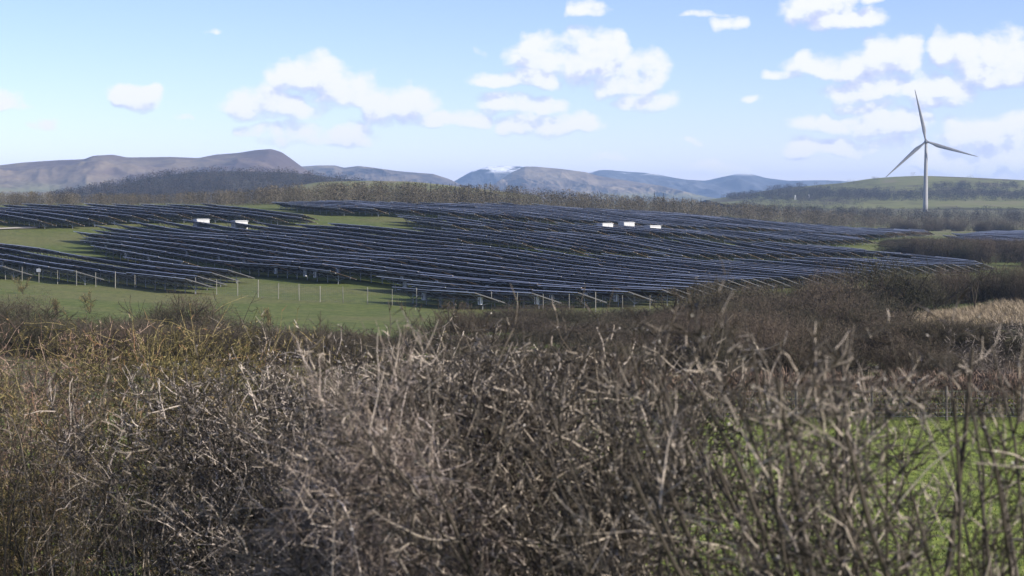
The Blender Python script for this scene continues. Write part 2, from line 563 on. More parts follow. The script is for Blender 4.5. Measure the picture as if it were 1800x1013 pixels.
# ------------------------------------------------------------------ terrain
T_PX = np.array([-500, 0, 300, 600, 900, 1200, 1500, 1800, 2300], float)
T_U = (T_PX - CX) / F
T_ROWS = [
    (1, [-1.75] * 9), (5, [-2.3] * 9), (13, [-3.5] * 9), (25, [-5.1] * 9), (45, [-6.7] * 9), (67, [-7.9] * 9),
    (110, [-9.4, -9.6, -9.8, -9.9, -9.9, -9.9, -9.9, -9.8, -9.6]),
    (150, [-10.0, -10.5, -10.8, -11.0, -11.2, -11.3, -11.3, -11.0, -10.6]),
    (190, [-10.2, -11.0, -11.9, -12.4, -12.6, -12.6, -12.4, -11.8, -11.0]),
    (230, [-10.2, -11.4, -12.5, -13.5, -13.8, -13.7, -13.5, -13.0, -12.0]),
    (270, [-9.8, -11.6, -12.4, -13.0, -13.4, -13.8, -14.2, -14.4, -13.5]),
    (330, [-8.6, -10.3, -11.4, -11.6, -12.2, -13.4, -14.6, -15.5, -15.0]),
    (400, [-6.5, -7.9, -8.6, -8.6, -10.0, -12.6, -14.9, -16.3, -16.0]),
    (480, [-4.6, -5.2, -5.0, -4.9, -6.9, -10.7, -14.5, -16.8, -16.5]),
    (560, [-3.4, -3.6, -3.1, -3.0, -4.8, -8.7, -14.0, -17.0, -17.0]),
    (650, [-3.0, -3.0, -2.7, -2.7, -4.0, -7.7, -14.2, -17.0, -17.0]),
    (800, [-3.2, -3.2, -3.2, -3.2, -4.4, -8.0, -15.0, -17.5, -18.0]),
    (1000, [-4, -4, -4, -4, -5.5, -9.5, -16.0, -19.0, -20.0]),
    (1300, [-5, -5, -5, -5, -6.5, -10.5, -15.5, -17.0, -18.0]),
    (1700, [-6, -6, -6, -6, -8.0, -12.0, -14.0, -14.0, -15.0]),
    (2600, [-8, -8, -8, -8, -9.0, -12.0, -13.0, -13.0, -13.0]),
    (11500, [-14] * 9),
]
_ly = np.log(np.array([r[0] for r in T_ROWS], float))
_zt = np.array([r[1] for r in T_ROWS], float)
NU, NL = 121, 400
_gu = np.linspace(T_U[0], T_U[-1], NU)
_gl = np.linspace(_ly[0], _ly[-1], NL)
_tmp = np.stack([np.interp(_gl, _ly, _zt[:, j]) for j in range(len(T_U))], 1)
_grid = np.stack([np.interp(_gu, T_U, _tmp[i]) for i in range(NL)], 0)


def _blur(a, axis, s):
    r = int(3 * s)
    k = np.exp(-.5 * (np.arange(-r, r + 1) / s) ** 2)
    k /= k.sum()
    pad = [(r, r) if i == axis else (0, 0) for i in range(2)]
    b = np.pad(a, pad, mode='edge')
    return np.apply_along_axis(lambda v: np.convolve(v, k, 'valid'), axis, b)


_grid = _blur(_blur(_grid, 0, 3.0), 1, 5.0)


def ground(x, y):
    x, y = np.asarray(x, float), np.asarray(y, float)
    yy = np.maximum(y, 1.0)
    u = np.clip(x / np.maximum(y, 25.0), _gu[0], _gu[-1])
    fu = (u - _gu[0]) / (_gu[1] - _gu[0])
    fl = np.clip((np.log(yy) - _gl[0]) / (_gl[1] - _gl[0]), 0, NL - 1.001)
    iu = np.minimum(fu.astype(int), NU - 2)
    il = fl.astype(int)
    a, b = fu - iu, fl - il
    z = (_grid[il, iu] * (1 - a) + _grid[il, iu + 1] * a) * (1 - b) + (_grid[il + 1, iu] * (1 - a) + _grid[il + 1, iu + 1] * a) * b
    amp = np.clip((y - 60) / 300, 0.02, 1.0) * np.clip((4000 - y) / 2000, 0, 1)
    return z + (fbm(x * .02, y * .02, 3, 3) - .5) * 1.1 * amp + (vnoise(x * .045 + 3.1, y * .03, 17) - .5) * 1.0 * np.clip((y - 240) / 60, 0, 1) * np.clip((1500 - y) / 500, 0, 1)


def gz(x, y):
    return float(ground(np.array([x]), np.array([y]))[0])


_YS = np.exp(np.linspace(math.log(20), math.log(2500), 1500))


def hit(px, py):
    """where the sight line of a picture point meets the ground"""
    x, y = (px - CX) / F, (CY - py) / F
    cp, s = math.cos(PITCH), math.sin(PITCH)
    k = _YS / (cp + y * s)
    X, Z = x * k, (-s + y * cp) * k
    d = Z - ground(X, _YS)
    i = int(np.argmax(d < 0)) if (d < 0).any() else len(_YS) - 1
    return Vector((X[i], _YS[i], float(ground(X[i:i + 1], _YS[i:i + 1])[0])))


def build_ground():
    ys = np.concatenate([np.linspace(-80, 0, 5), np.linspace(2, 30, 18), np.exp(np.linspace(math.log(32), math.log(2600), 240)),
                         np.exp(np.linspace(math.log(2800), math.log(11500), 10))])
    us = np.linspace(-1.0, 1.0, 261)
    us = np.sign(us) * np.abs(us) ** 1.35 * .95
    Y, U = np.meshgrid(ys, us, indexing='ij')
    X = U * (np.maximum(Y, 0) + 45)
    Z = ground(X, Y)
    V = np.stack([X, Y, Z], -1).reshape(-1, 3)
    ny, nx = Y.shape
    i = (np.arange(ny - 1)[:, None] * nx + np.arange(nx - 1)[None]).ravel()
    Fq = np.stack([i, i + 1, i + nx + 1, i + nx], 1)
    o = put('ground', mesh_np('ground', V, Fq, [MATS['ground']]))
    tag(o, kind='structure')
    # farm track at the far left
    pts = [hit(-60, 412), hit(0, 408), hit(35, 404), hit(70, 402)]
    pts2 = [hit(-60, 400.5), hit(0, 400), hit(40, 400), hit(70, 401)]
    V, Fq = [], []
    n = 14
    for k in range(n):
        t = k / (n - 1) * 3
        i0 = min(int(t), 2)
        f = t - i0
        a, b = pts[i0].lerp(pts[i0 + 1], f), pts2[i0].lerp(pts2[i0 + 1], f)
        mid = (a + b) / 2
        w = 3.4
        for s in (-1, 1):
            V.append((mid.x, mid.y + s * w, gz(mid.x, mid.y + s * w) + .22))
    Fq = [(2 * k, 2 * k + 2, 2 * k + 3, 2 * k + 1) for k in range(n - 1)]
    tag(put('farm_track', mesh_np('farm_track', V, Fq, [MATS['track']])), kind='structure')


build_ground()


# ------------------------------------------------------------------ hills and fells
def fell(name, sil, y_ridge, depth, seed, mat, base=-16.0, amp=.22, nx=420, ny=110, rscale=1.0):
    sil = sorted(sil)
    px = np.linspace(sil[0][0], sil[-1][0], nx)
    py = np.interp(px, [s[0] for s in sil], [s[1] for s in sil])
    k = np.array([1, 2, 3, 2, 1.]); k /= k.sum()
    py = np.convolve(np.pad(py, 2, mode='edge'), k, 'valid')
    u = (px - CX) / F
    zr = np.array([zat(v, y_ridge) for v in py])
    t = np.concatenate([np.linspace(0, 1, ny), np.linspace(1.06, 1.6, 12)])
    U, T = np.meshgrid(u, t)
    Y = y_ridge + (T - 1) * depth
    X = U * y_ridge * (1 + (T - 1) * .15)
    shape = np.where(T <= 1, np.power(np.clip(T, 0, 1), 1.25) * (1.15 - .15 * T), np.clip(1 - (T - 1) / .6, 0, 1) ** 1.5)
    H = (zr - base)[None] * shape
    wl = depth * .17 * rscale
    rid = fbm(X / wl + .25 * Y / wl, Y / (wl * 2.2), seed, 6, True) - .62
    env = np.clip(T * 4, 0, 1) * np.where(T <= 1, np.clip((1 - T) * 3.5, 0, 1), 0)
    Z = base + H + rid * amp * (zr.max() - base) * env * 1.6
    # never stand above the skyline of the ridge itself
    lim = (zr / y_ridge)[None] * Y - .01 * (zr - base)[None] * (1 - T)
    Z = np.where(T < 1, np.minimum(Z, lim), Z)
    Z = np.maximum(Z, base)
    V = np.stack([X, Y, Z], -1).reshape(-1, 3)
    n2, n1 = X.shape
    i = (np.arange(n2 - 1)[:, None] * n1 + np.arange(n1 - 1)[None]).ravel()
    o = put(name, mesh_np(name, V, np.stack([i, i + 1, i + n1 + 1, i + n1], 1), [MATS[mat]]))
    tag(o, kind='structure')
    return X, Y, Z


fell('fell', [(-500, 300), (-250, 287), (-100, 292), (0, 291), (40, 286), (100, 282), (150, 280), (165, 274), (200, 272), (225, 277), (300, 276),
              (350, 278), (380, 272), (420, 269), (450, 264), (478, 262), (497, 268), (515, 281), (535, 296), (552, 306), (600, 330), (640, 352)],
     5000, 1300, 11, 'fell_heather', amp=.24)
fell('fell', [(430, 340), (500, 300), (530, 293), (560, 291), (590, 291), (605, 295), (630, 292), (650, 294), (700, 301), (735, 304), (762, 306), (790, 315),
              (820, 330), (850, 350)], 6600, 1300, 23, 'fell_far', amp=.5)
fell('distant_fell', [(760, 345), (800, 318), (830, 301), (858, 293), (890, 292), (915, 293), (950, 300), (1000, 318), (1060, 345)], 8600, 1300, 31, 'fell_haze_blue', amp=.4)
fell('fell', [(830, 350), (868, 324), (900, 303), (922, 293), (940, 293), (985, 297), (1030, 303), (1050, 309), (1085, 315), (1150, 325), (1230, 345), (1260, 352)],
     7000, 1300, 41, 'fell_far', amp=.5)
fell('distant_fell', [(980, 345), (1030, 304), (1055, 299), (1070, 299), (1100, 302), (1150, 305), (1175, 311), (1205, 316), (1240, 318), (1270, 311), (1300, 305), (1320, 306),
                      (1345, 313), (1385, 318), (1440, 317), (1480, 318), (1540, 325), (1640, 322), (1800, 318), (2000, 312), (2300, 325)], 9300, 1400, 53, 'fell_haze_blue', amp=.45)
WH = fell('wooded_hill', [(90, 352), (150, 342), (210, 326), (260, 314), (310, 306), (350, 303), (400, 301), (450, 302), (500, 303), (540, 306), (600, 314), (660, 322),
                          (720, 330), (800, 345)], 2300, 700, 61, 'hill_wooded', base=-9, amp=.05, nx=120, ny=40)
PH = fell('pasture_hill', [(470, 345), (520, 327), (560, 320), (640, 318), (720, 319), (790, 326), (850, 333), (950, 345)], 1900, 500, 67, 'hill_pasture', base=-8,
          amp=.03, nx=80, ny=30)
RH = fell('pasture_hill', [(1240, 352), (1310, 342), (1360, 333), (1420, 327), (1480, 322), (1530, 314), (1570, 311), (1620, 309), (1700, 312), (1800, 317), (1900, 322), (2100, 318), (2400, 330)],
          2900, 900, 71, 'hill_pasture', base=-13, amp=.04, nx=160, ny=50)


# ------------------------------------------------------------------ bare woods
def spikes(P, H, W, m, seed, tri_w=.05, up=.5, base_h=.15, con=False):
    """crowns of many thin twig blades: P (n,3) bases, H heights, W half widths, m blades per tree"""
    rng = np.random.default_rng(seed)
    n = len(P)
    ph = rng.uniform(0, 2 * np.pi, (n, m))
    if con:
        hh = rng.uniform(.08, 1.0, (n, m)) ** .8
        L = (1 - hh) * .95 + .06
        base = np.stack([0 * ph, 0 * ph, hh * H[:, None]], -1)
        d = np.stack([np.cos(ph) * L * W[:, None], np.sin(ph) * L * W[:, None], -.25 * L * W[:, None] + .02 * H[:, None]], -1)
        wid = tri_w * H[:, None] * (.5 + L)
    else:
        # point inside an uneven egg-shaped crown, blade pointing outwards and up
        rr = rng.uniform(.1, 1, (n, m)) ** .5 * .85
        vv = rng.uniform(base_h, .92, (n, m))
        prof = np.sqrt(np.clip(1 - ((vv - .45) / .55) ** 2, .05, 1))
        lump = 1 + .25 * np.sin(ph * 3 + rng.uniform(0, 6, (n, 1))) + .15 * np.sin(ph * 5 + rng.uniform(0, 6, (n, 1)))
        r = rr * prof * lump * W[:, None]
        base = np.stack([np.cos(ph) * r, np.sin(ph) * r, vv * H[:, None]], -1)
        L = rng.uniform(.07, .17, (n, m)) * H[:, None]
        q = rng.normal(0, .35, (n, m, 3))
        d = np.stack([np.cos(ph) * .7, np.sin(ph) * .7, np.full_like(ph, up)], -1) + q * 1.5
        d = d / np.linalg.norm(d, axis=-1, keepdims=True) * L[..., None]
        wid = tri_w * H[:, None] * rng.uniform(.5, 1.3, (n, m))
    side = np.cross(d, rng.normal(0, 1, (n, m, 3)))
    side = side / (np.linalg.norm(side, axis=-1, keepdims=True) + 1e-9) * wid[..., None]
    B = P[:, None, :] + base
    V = np.stack([B - side * .5, B + side * .5, B + d], 2).reshape(-1, 3)
    Fq = np.arange(len(V)).reshape(-1, 3)
    return V, Fq


def trunks(P, H, w):
    n = len(P)
    V, ang = [], np.array([0, 2.1, 4.2])
    ring = np.stack([np.cos(ang), np.sin(ang), 0 * ang], -1)
    lo = P[:, None, :] + ring[None] * (w * H)[:, None, None] + np.array([0, 0, -.3])
    hi = P[:, None, :] + ring[None] * (w * .35 * H)[:, None, None] + np.stack([0 * H, 0 * H, H * .75], -1)[:, None, :]
    V = np.concatenate([lo, hi], 1).reshape(-1, 3)
    b = np.arange(n)[:, None] * 6
    Fq = np.concatenate([np.stack([b[:, 0] + j, b[:, 0] + (j + 1) % 3, b[:, 0] + 3 + (j + 1) % 3], 1) for j in range(3)] +
                        [np.stack([b[:, 0] + j, b[:, 0] + 3 + (j + 1) % 3, b[:, 0] + 3 + j], 1) for j in range(3)])
    return V, Fq


def wood(name, P, H, W, m, mat, seed, tri_w=.05, con=False, label=None, cat='woodland', base_h=.12):
    P, H, W = np.array(P), np.array(H), np.array(W)
    rng = np.random.default_rng(seed)
    tt = rng.uniform(0.1, .9, len(P))
    V1, F1 = spikes(P, H, W, m, seed, tri_w, con=con, base_h=base_h)
    V2, F2 = trunks(P, H, .012 if not con else .02)
    V = np.concatenate([V1, V2])
    Fq = np.concatenate([F1, F2 + len(V1)])
    tint = np.concatenate([np.repeat(tt, m * 3) + rng.uniform(-.12, .12, len(V1)), np.full(len(V2), .2)])
    o = put(name, mesh_np(name, V, Fq, [MATS[mat]], smooth=False, tint=tint))
    tag(o, label, cat, kind='stuff')
    return o


def belt(edge, n, d0, d1, h0, h1, seed):
    """trees behind a field edge given as (px, Y) pairs"""
    rng = np.random.default_rng(seed)
    P, H, W = [], [], []
    for i in range(n):
        px = rng.uniform(edge[0][0], edge[-1][0])
        Y = np.interp(px, [e[0] for e in edge], [e[1] for e in edge]) + d0 + (d1 - d0) * rng.uniform() ** 1.4
        x = (px - CX) / F * Y
        h = rng.uniform(h0, h1) * np.interp(px, [e[0] for e in edge], [e[2] for e in edge])
        P.append((x, Y, gz(x, Y) - .2)); H.append(h); W.append(h * rng.uniform(.34, .55))
    return P, H, W


EDGE = [(-300, 610, .85), (0, 600, .85), (150, 600, .8), (300, 600, .85), (480, 610, 1.2), (620, 615, 1.45), (750, 640, 1.45), (900, 680, 1.5), (1050, 720, 1.45), (1200, 770, 1.5),
        (1350, 820, 1.5), (1500, 880, 1.35), (1600, 930, 1.2), (1900, 1000, 1.1), (2100, 1000, 1.1)]
a = belt(EDGE, 1500, 4, 150, 3.6, 6.0, 101)
wood('woodland_belt', *a, 260, 'wood_brown', 102, .018, label='belt of bare brown woodland behind the solar farm', base_h=.05)


def scatter_on(hillg, n, pxr, test, seed, h0, h1):
    X, Y, Z = hillg
    rng = np.random.default_rng(seed)
    P, H, W = [], [], []
    ny, nx = X.shape
    k = 0
    while len(P) < n and k < n * 30:
        k += 1
        j, i = rng.uniform(1, ny - 14), rng.uniform(0, nx - 1.01)
        j0, i0 = int(j), int(i)
        x, y = X[j0, i0] + rng.uniform(-6, 6), Y[j0, i0] + rng.uniform(-6, 6)
        z = Z[j0, i0]
        px, py = CX + F * x / y, HORIZON - F * z / y
        if not (pxr[0] < px < pxr[1]) or not test(px, py): continue
        h = rng.uniform(h0, h1)
        P.append((x, y, z - .5)); H.append(h); W.append(h * rng.uniform(.45, .7))
    return P, H, W


a = scatter_on(WH, 1700, (90, 640), lambda px, py: True, 111, 6, 11)
wood('hillside_woodland', *a, 60, 'wood_dark', 112, .06, label='dark leafless wood covering the low hill below the fell', base_h=.05)


def band(px, py):
    if 1640 < px < 1790 and 327 < py < 333: return True
    if vnoise(np.array(px * .012), np.array(py * .15), 9) < .25: return False
    top = np.interp(px, [1300, 1400, 1480, 1600, 1700, 1800], [332, 330, 337, 336, 338, 339])
    return top < py < 354


a = scatter_on(RH, 1500, (1270, 2000), band, 121, 6, 10)
b = scatter_on(RH, 160, (1300, 1520), lambda px, py: py > np.interp(px, [1300, 1420, 1520], [338, 326, 322]), 123, 6, 9)
c = scatter_on(RH, 90, (1485, 1575), lambda px, py: py < np.interp(px, [1485, 1530, 1575], [325, 319, 314]), 124, 4, 6)
wood('hillside_woodland', *[x + y + z for x, y, z in zip(a, b, c)], 60, 'wood_dark', 122, .06,
     label='dark wood and hedges on the green hill behind the turbine', base_h=.05)


def far_tree(px, py_base, Y, h, w, con, label, seed, group=None, name=None, base=None, mat=None, m=160):
    p = at(px, py_base, Y)
    if base is not None: p.z = base
    e = empty(name or ('conifer_tree' if con else 'bare_tree'), p)
    P = np.zeros((1, 3))
    H, W = np.array([h]), np.array([w])
    V, Fq = spikes(P, H, W, m, seed, .045 if con else .035, con=con)
    rng = np.random.default_rng(seed)
    put('crown', mesh_np('crown', V, Fq, [MATS[mat or ('conifer' if con else 'wood_brown')]], smooth=False, tint=rng.uniform(.2, .8, len(V))), e)
    V, Fq = trunks(P, H, .02)
    put('trunk', mesh_np('trunk', V, Fq, [MATS['bark_dark']]), e)
    tag(e, label, 'tree', group)
    return e


a = belt([(1240, 1180, 1.0), (1500, 1150, 1.0), (1900, 1150, 1.0)], 620, 0, 480, 5.5, 8.0, 131)
keep = [i for i, q in enumerate(a[0]) if vnoise(np.array(q[0] * .012), np.array(q[1] * .012), 19) > .30 and abs(q[0] - 365) > 8]
wood('valley_woodland', *[[v[i] for i in keep] for v in a], 110, 'wood_dark', 132, .03, label='dark bare wood in the valley round the foot of the turbine', base_h=.05)

k = 0
for px in [748, 757, 768, 779, 790, 800, 812, 824, 838, 852, 862, 1150, 1166, 1184, 1200, 1216, 1232]:
    left = px < 1000
    Y = (900 if left else 1000) + random.uniform(-30, 30)
    x = (px - CX) / F * Y
    base = gz(x, Y) - .3
    top = (random.uniform(321, 327) if left else np.interp(px, [1150, 1232], [338, 351]) + random.uniform(-2, 2))
    h = zat(top, Y) - base
    far_tree(px, 350, Y, h, h * .2, True, 'dark conifer poking above the bare wood at its highest point' if left else
             'dark conifer on the skyline of the wood below the blue fells', 300 + k,
             'conifers above the middle of the wood' if left else 'conifers at the right of the wood', base=base)
    k += 1
far_tree(1605, 309.5, 2880, 6.5, 5.2, False, 'lone dark hilltop bush nearest the turbine blades', 331, name='hilltop_bush', mat='wood_dark')
far_tree(1705, 313.5, 2880, 5.5, 7.0, False, 'wide low dark hilltop bush right of the turbine', 332, name='hilltop_bush', mat='wood_dark')


# ------------------------------------------------------------------ solar farm
ROW_AZ = R(-35)
A_DIR = Vector((math.sin(ROW_AZ), math.cos(ROW_AZ), 0))         # along a row, away to the left
C_DIR = Vector((math.cos(ROW_AZ), -math.sin(ROW_AZ), 0))        # across the rows, away to the right: panels face this way
TILT = R(17)
T_LEN, T_SLOPE = 9.2, 4.4
PITCH_ROW = 6.0
MIDH = 1.4


def table_mesh():
    b = MB()
    nx, ny = 6, 4
    gx, gy = T_LEN / nx, T_SLOPE / ny
    for i in range(nx):
        for j in range(ny):
            x0, x1 = -T_LEN / 2 + i * gx + .012, -T_LEN / 2 + (i + 1) * gx - .012
            y0, y1 = -T_SLOPE / 2 + j * gy + .012, -T_SLOPE / 2 + (j + 1) * gy - .012
            n0 = len(b.m)
            b.box(x0, x1, y0, y1, -.02, .02, 1)
            b.m[n0 + 1] = 0
    L, S = T_LEN / 2, T_SLOPE / 2
    b.box(-L, L, S, S + .05, -.055, .045, 2)          # rail on the high edge
    b.box(-L, L, -S - .05, -S, -.06, .035, 2)         # and on the low edge
    for y in (-1.3, 1.3):
        b.box(-L, L, y - .04, y + .04, -.14, -.024, 3)   # purlins
    return b.mesh('panel_table', [MATS['panel_glass'], MATS['panel_back'], MATS['edge_rail'], MATS['steel']])


def end_mesh():
    b = MB()
    S = T_SLOPE / 2
    b.box(-.07, 0, -S - .05, S + .05, -.07, .04, 0)
    return b.mesh('end_rail', [MATS['aluminium']])


def frame_bars(b, o, up, mi=0):
    """one leg frame under a table: post and two braces; o on the ground, up = table normal frame vectors (yv)"""
    yv, zc = up
    top = o + Vector((0, 0, zc))
    b.bar(o + Vector((0, 0, -.3)), top - Vector((0, 0, .12)), .12, .10, mi)
    kn = o + Vector((0, 0, zc * .35))
    b.bar(kn, top + yv * 1.5 - Vector((0, 0, .12)), .07, .07, mi)
    b.bar(kn, top - yv * 1.4 - Vector((0, 0, .12)), .07, .07, mi)
    b.bar(top + yv * 2.0 - Vector((0, 0, .1)), top - yv * 2.0 - Vector((0, 0, .1)), .08, .1, mi)


def inverter_mesh():
    b = MB()
    b.box(-.32, .32, -.13, .13, -.42, .42, 0)
    b.box(-.26, .26, -.15, -.132, .05, .34, 1)
    b.box(-.36, .36, -.2, .15, .42, .46, 0)
    b.box(-.05, .05, .13, .2, -.35, .35, 1)
    return b.mesh('inverter', [MATS['inverter_white'], MATS['inverter_dark']])


def inside(poly, x, y):
    c = False
    n = len(poly)
    for i in range(n):
        x0, y0 = poly[i]
        x1, y1 = poly[(i + 1) % n]
        if (y0 > y) != (y1 > y) and x < (x1 - x0) * (y - y0) / (y1 - y0) + x0:
            c = not c
    return c


def world_poly(pts):
    return [(h.x, h.y) for h in (hit(px, py) for px, py in pts)]


# blocks of the farm, as outlines on the ground
BLOCKS = {
    'lower left': world_poly([(-260, 420), (-60, 437), (40, 449), (120, 459), (215, 470), (330, 483), (440, 497), (392, 508), (352, 519), (240, 511), (120, 499), (-20, 491), (-260, 474)]),
    'main': world_poly([(118, 421), (150, 433), (172, 451), (215, 464), (300, 476), (420, 489), (560, 499), (640, 504), (690, 512), (700, 540), (760, 545), (870, 546), (1000, 545),
                        (1190, 540), (1260, 525), (1380, 512), (1470, 504), (1600, 491), (1745, 481), (1700, 470), (1600, 461), (1500, 446), (1400, 441), (1300, 437), (1150, 431), (1000, 423), (860, 417),
                        (720, 415), (560, 407), (430, 402), (330, 399), (230, 401)]),
    'middle': world_poly([(765, 410), (860, 414), (1000, 419), (1150, 426), (1300, 432), (1480, 436), (1535, 433), (1500, 424), (1300, 417), (1170, 412), (1040, 406), (930, 402), (800, 395), (690, 389), (705, 398)]),
    'far left': world_poly([(-300, 398), (-60, 399), (0, 399), (75, 404), (130, 404), (150, 402), (215, 397), (330, 393), (500, 398), (545, 401), (548, 392), (530, 386), (470, 379),
                            (380, 371), (200, 371), (0, 374), (-300, 374)]),
    'far': world_poly([(470, 369), (560, 380), (640, 381), (800, 389), (940, 397), (1040, 402), (1120, 405), (1250, 412), (1450, 421), (1560, 424), (1640, 416), (1630, 411), (1500, 406),
                       (1400, 399), (1250, 389), (1050, 377), (900, 368), (700, 366), (500, 366)]),
    'right': world_poly([(1640, 425), (1900, 434), (2100, 434), (2100, 416), (1800, 412), (1720, 414)]),
}
_tm, _im, _em = table_mesh(), inverter_mesh(), end_mesh()
_n_tables = 0
_front = {}
BLOCK_WORD = {'lower left': 'the lower left block behind the deer fence', 'main': 'the main block on the slope',
              'middle': 'the middle block above the main slope', 'far left': 'the far left block by the farm track',
              'far': 'the farthest block below the wood', 'right': 'the separate block at the far right'}
ORD = ['nearest', 'second', 'third', 'fourth', 'fifth', 'sixth', 'seventh', 'eighth', 'ninth', 'tenth', 'eleventh', 'twelfth']


def build_row(block, segs, k, order, ncl):
    """segs: list of (s0, s1) runs along row k"""
    global _n_tables
    org = C_DIR * (k * PITCH_ROW)
    first = None
    tabs = []
    rng = random.Random(k * 13 + len(block))
    for s0, s1 in segs:
        n = int((s1 - s0) / (T_LEN + .06))
        for i in range(n):
            tabs.append(s0 + (i + .5) * (T_LEN + .06))
    if not tabs: return
    p = org + A_DIR * tabs[0]
    e = empty('solar_panel_row', (p.x, p.y, gz(p.x, p.y)))
    base = Vector(e.location)
    near = p.y < 300 or order < 5
    legs = MB()
    hj = 0
    for ti, s in enumerate(tabs):
        c = org + A_DIR * s
        za, zb = gz(*(c - A_DIR * T_LEN / 2)[:2]), gz(*(c + A_DIR * T_LEN / 2)[:2])
        zc = (za + zb) / 2
        hj = .8 * hj + rng.uniform(-.06, .06) + (rng.uniform(-.22, .22) if rng.random() < .07 else 0)
        xv = (A_DIR + Vector((0, 0, (zb - za) / T_LEN))).normalized()
        yv = -C_DIR * math.cos(TILT) + Vector((0, 0, math.sin(TILT)))
        yv = (yv - xv * yv.dot(xv)).normalized()
        zv = xv.cross(yv)
        if zv.z < 0: xv, zv = -xv, -zv
        o = put('panel_table', _tm, e)
        M = Matrix((xv, yv, zv)).transposed().to_4x4()
        M.translation = Vector((c.x, c.y, zc + MIDH + hj)) - base
        o.matrix_basis = M
        _n_tables += 1
        if ti == 0 and block in ('main', 'lower left'):
            er = put('end_rail', _em, e)
            er.matrix_basis = M @ Matrix.Translation((-T_LEN / 2 if xv.dot(A_DIR) > 0 else T_LEN / 2 + .07, 0, 0))
        for d in (-3.1, 0.0, 3.1):
            q = c + A_DIR * d
            g0 = Vector((q.x, q.y, gz(q.x, q.y)))
            h = zc + MIDH + hj + (zb - za) / T_LEN * d - g0.z
            if near and ncl:
                b = MB()
                frame_bars(b, Vector((0, 0, 0)), (yv, h))
                put('support_frame', b.mesh('support_frame', [MATS['steel']]), e, g0 - base)
            else:
                frame_bars(legs, g0 - base, (yv, h))
        if ncl and rng.random() < .62:
            q = c + A_DIR * rng.choice([-3.1, 0.0, 3.1]) - C_DIR * .35
            iv = put('inverter', _im, e, (q.x - base.x, q.y - base.y, gz(q.x, q.y) + 1.02 - base.z))
            iv.rotation_euler = (0, 0, math.atan2(A_DIR.y, A_DIR.x))
    if legs.v:
        fo = put('support_framework', legs.mesh('support_framework', [MATS['steel']]), e)
        fo['kind'] = 'stuff'
    w = BLOCK_WORD[block]
    if order < 10:
        lab = f'{ORD[order]} dark panel row in {w}' if order else f'panel row nearest the viewer in {w}'
        tag(e, lab, 'solar panels', 'rows of solar panels')
    else:
        tag(e, f'one of many dark panel rows in {w}', 'solar panels', f'rows of solar panels in {w}')


def build_farm():
    for block, poly in BLOCKS.items():
        xs, ys = [p[0] for p in poly], [p[1] for p in poly]
        ks = [(x * C_DIR.x + y * C_DIR.y) / PITCH_ROW for x, y in poly]
        ss = [x * A_DIR.x + y * A_DIR.y for x, y in poly]
        rows = []
        for k in range(math.floor(min(ks)), math.ceil(max(ks)) + 1):
            segs, cur = [], None
            s = min(ss) - 4
            while s < max(ss) + 4:
                p = C_DIR * (k * PITCH_ROW) + A_DIR * s
                u = p.x / max(p.y, 1)
                ok = inside(poly, p.x, p.y) and -.36 < u < .36
                # access lanes across the rows
                if block == 'main' and ok:
                    for (l0, l1, wd) in LANES:
                        d = (l1 - l0)
                        t = ((p - l0).dot(d)) / d.length_squared
                        if 0 < t < 1 and ((p - l0) - d * t).length < wd: ok = False
                if ok and cur is None: cur = s
                if not ok and cur is not None:
                    if s - cur > T_LEN: segs.append((cur, s))
                    cur = None
                s += 1.0
            if segs: rows.append((k, segs))
        # nearest rows of a block first: smallest distance at their near end
        rows.sort(key=lambda r: (C_DIR * (r[0] * PITCH_ROW) + A_DIR * r[1][0][0]).y if block != 'lower left' else r[0])
        left = {r[0] for r in sorted(rows)[:3]}
        for order, (k, segs) in enumerate(rows):
            build_row(block, segs, k, order, block in ('main', 'lower left') and (order < 4 or k in left))


def flat(px, py):
    h = hit(px, py)
    return Vector((h.x, h.y, 0))


LANES = [(flat(1215, 470), flat(1560, 462), 4.0), (flat(820, 440), flat(960, 455), 4.0), (flat(960, 455), flat(1215, 470), 3.5)]
build_farm()
print('tables', _n_tables)


# ------------------------------------------------------------------ transformer cabins
def cabin(px, py_base, label, w=2.9, h=1.95, Y=None):
    p = hit(px, py_base)
    e = empty('transformer_cabin', p, R(32 + random.uniform(-4, 4)))
    d = 2.6
    b = MB(); b.box(-w / 2 - .2, w / 2 + .2, -d / 2 - .2, d / 2 + .2, -.5, .25); put('plinth', b.mesh('plinth', [MATS['concrete']]), e)
    b = MB(); b.box(-w / 2, w / 2, -d / 2, d / 2, .25, h)
    put('wall', b.mesh('wall', [MATS['cabin_white']]), e)
    b = MB(); b.box(-w / 2 - .12, w / 2 + .12, -d / 2 - .12, d / 2 + .12, h, h + .14)
    b.box(-w / 2 + .1, w / 2 - .1, -d / 2 + .1, d / 2 - .1, h + .14, h + .22)
    put('roof', b.mesh('roof', [MATS['cabin_roof']]), e)
    for x in (-w * .24, w * .24):
        b = MB(); b.box(x - w * .2, x + w * .2, -d / 2 - .04, -d / 2 - .003, .3, h - .25)
        for k in range(6):
            b.box(x - w * .14, x + w * .14, -d / 2 - .055, -d / 2 - .042, h - .55 - k * .1, h - .5 - k * .1)
        dr = put('door', b.mesh('door', [MATS['cabin_white']]), e)
        b = MB(); b.box(x + w * .15, x + w * .17, -d / 2 - .1, -d / 2 - .042, 1.2, 1.4)
        put('handle', b.mesh('handle', [MATS['cabin_door']]), dr)
    tag(e, label, 'cabin', 'white transformer cabins among the panels')


cabin(354, 402.5, 'white transformer cabin at the far left of the panels, left of its pair')
cabin(421, 405, 'white transformer cabin right of its pair, among the left panel rows')
cabin(1063, 411, 'leftmost white cabin of the three in the middle distance', 3.2, 2.4)
cabin(1101, 410, 'middle white cabin of the three, standing slightly higher', 3.2, 2.6)
cabin(1147, 415, 'rightmost white cabin of the three among the panels', 3.2, 2.4)


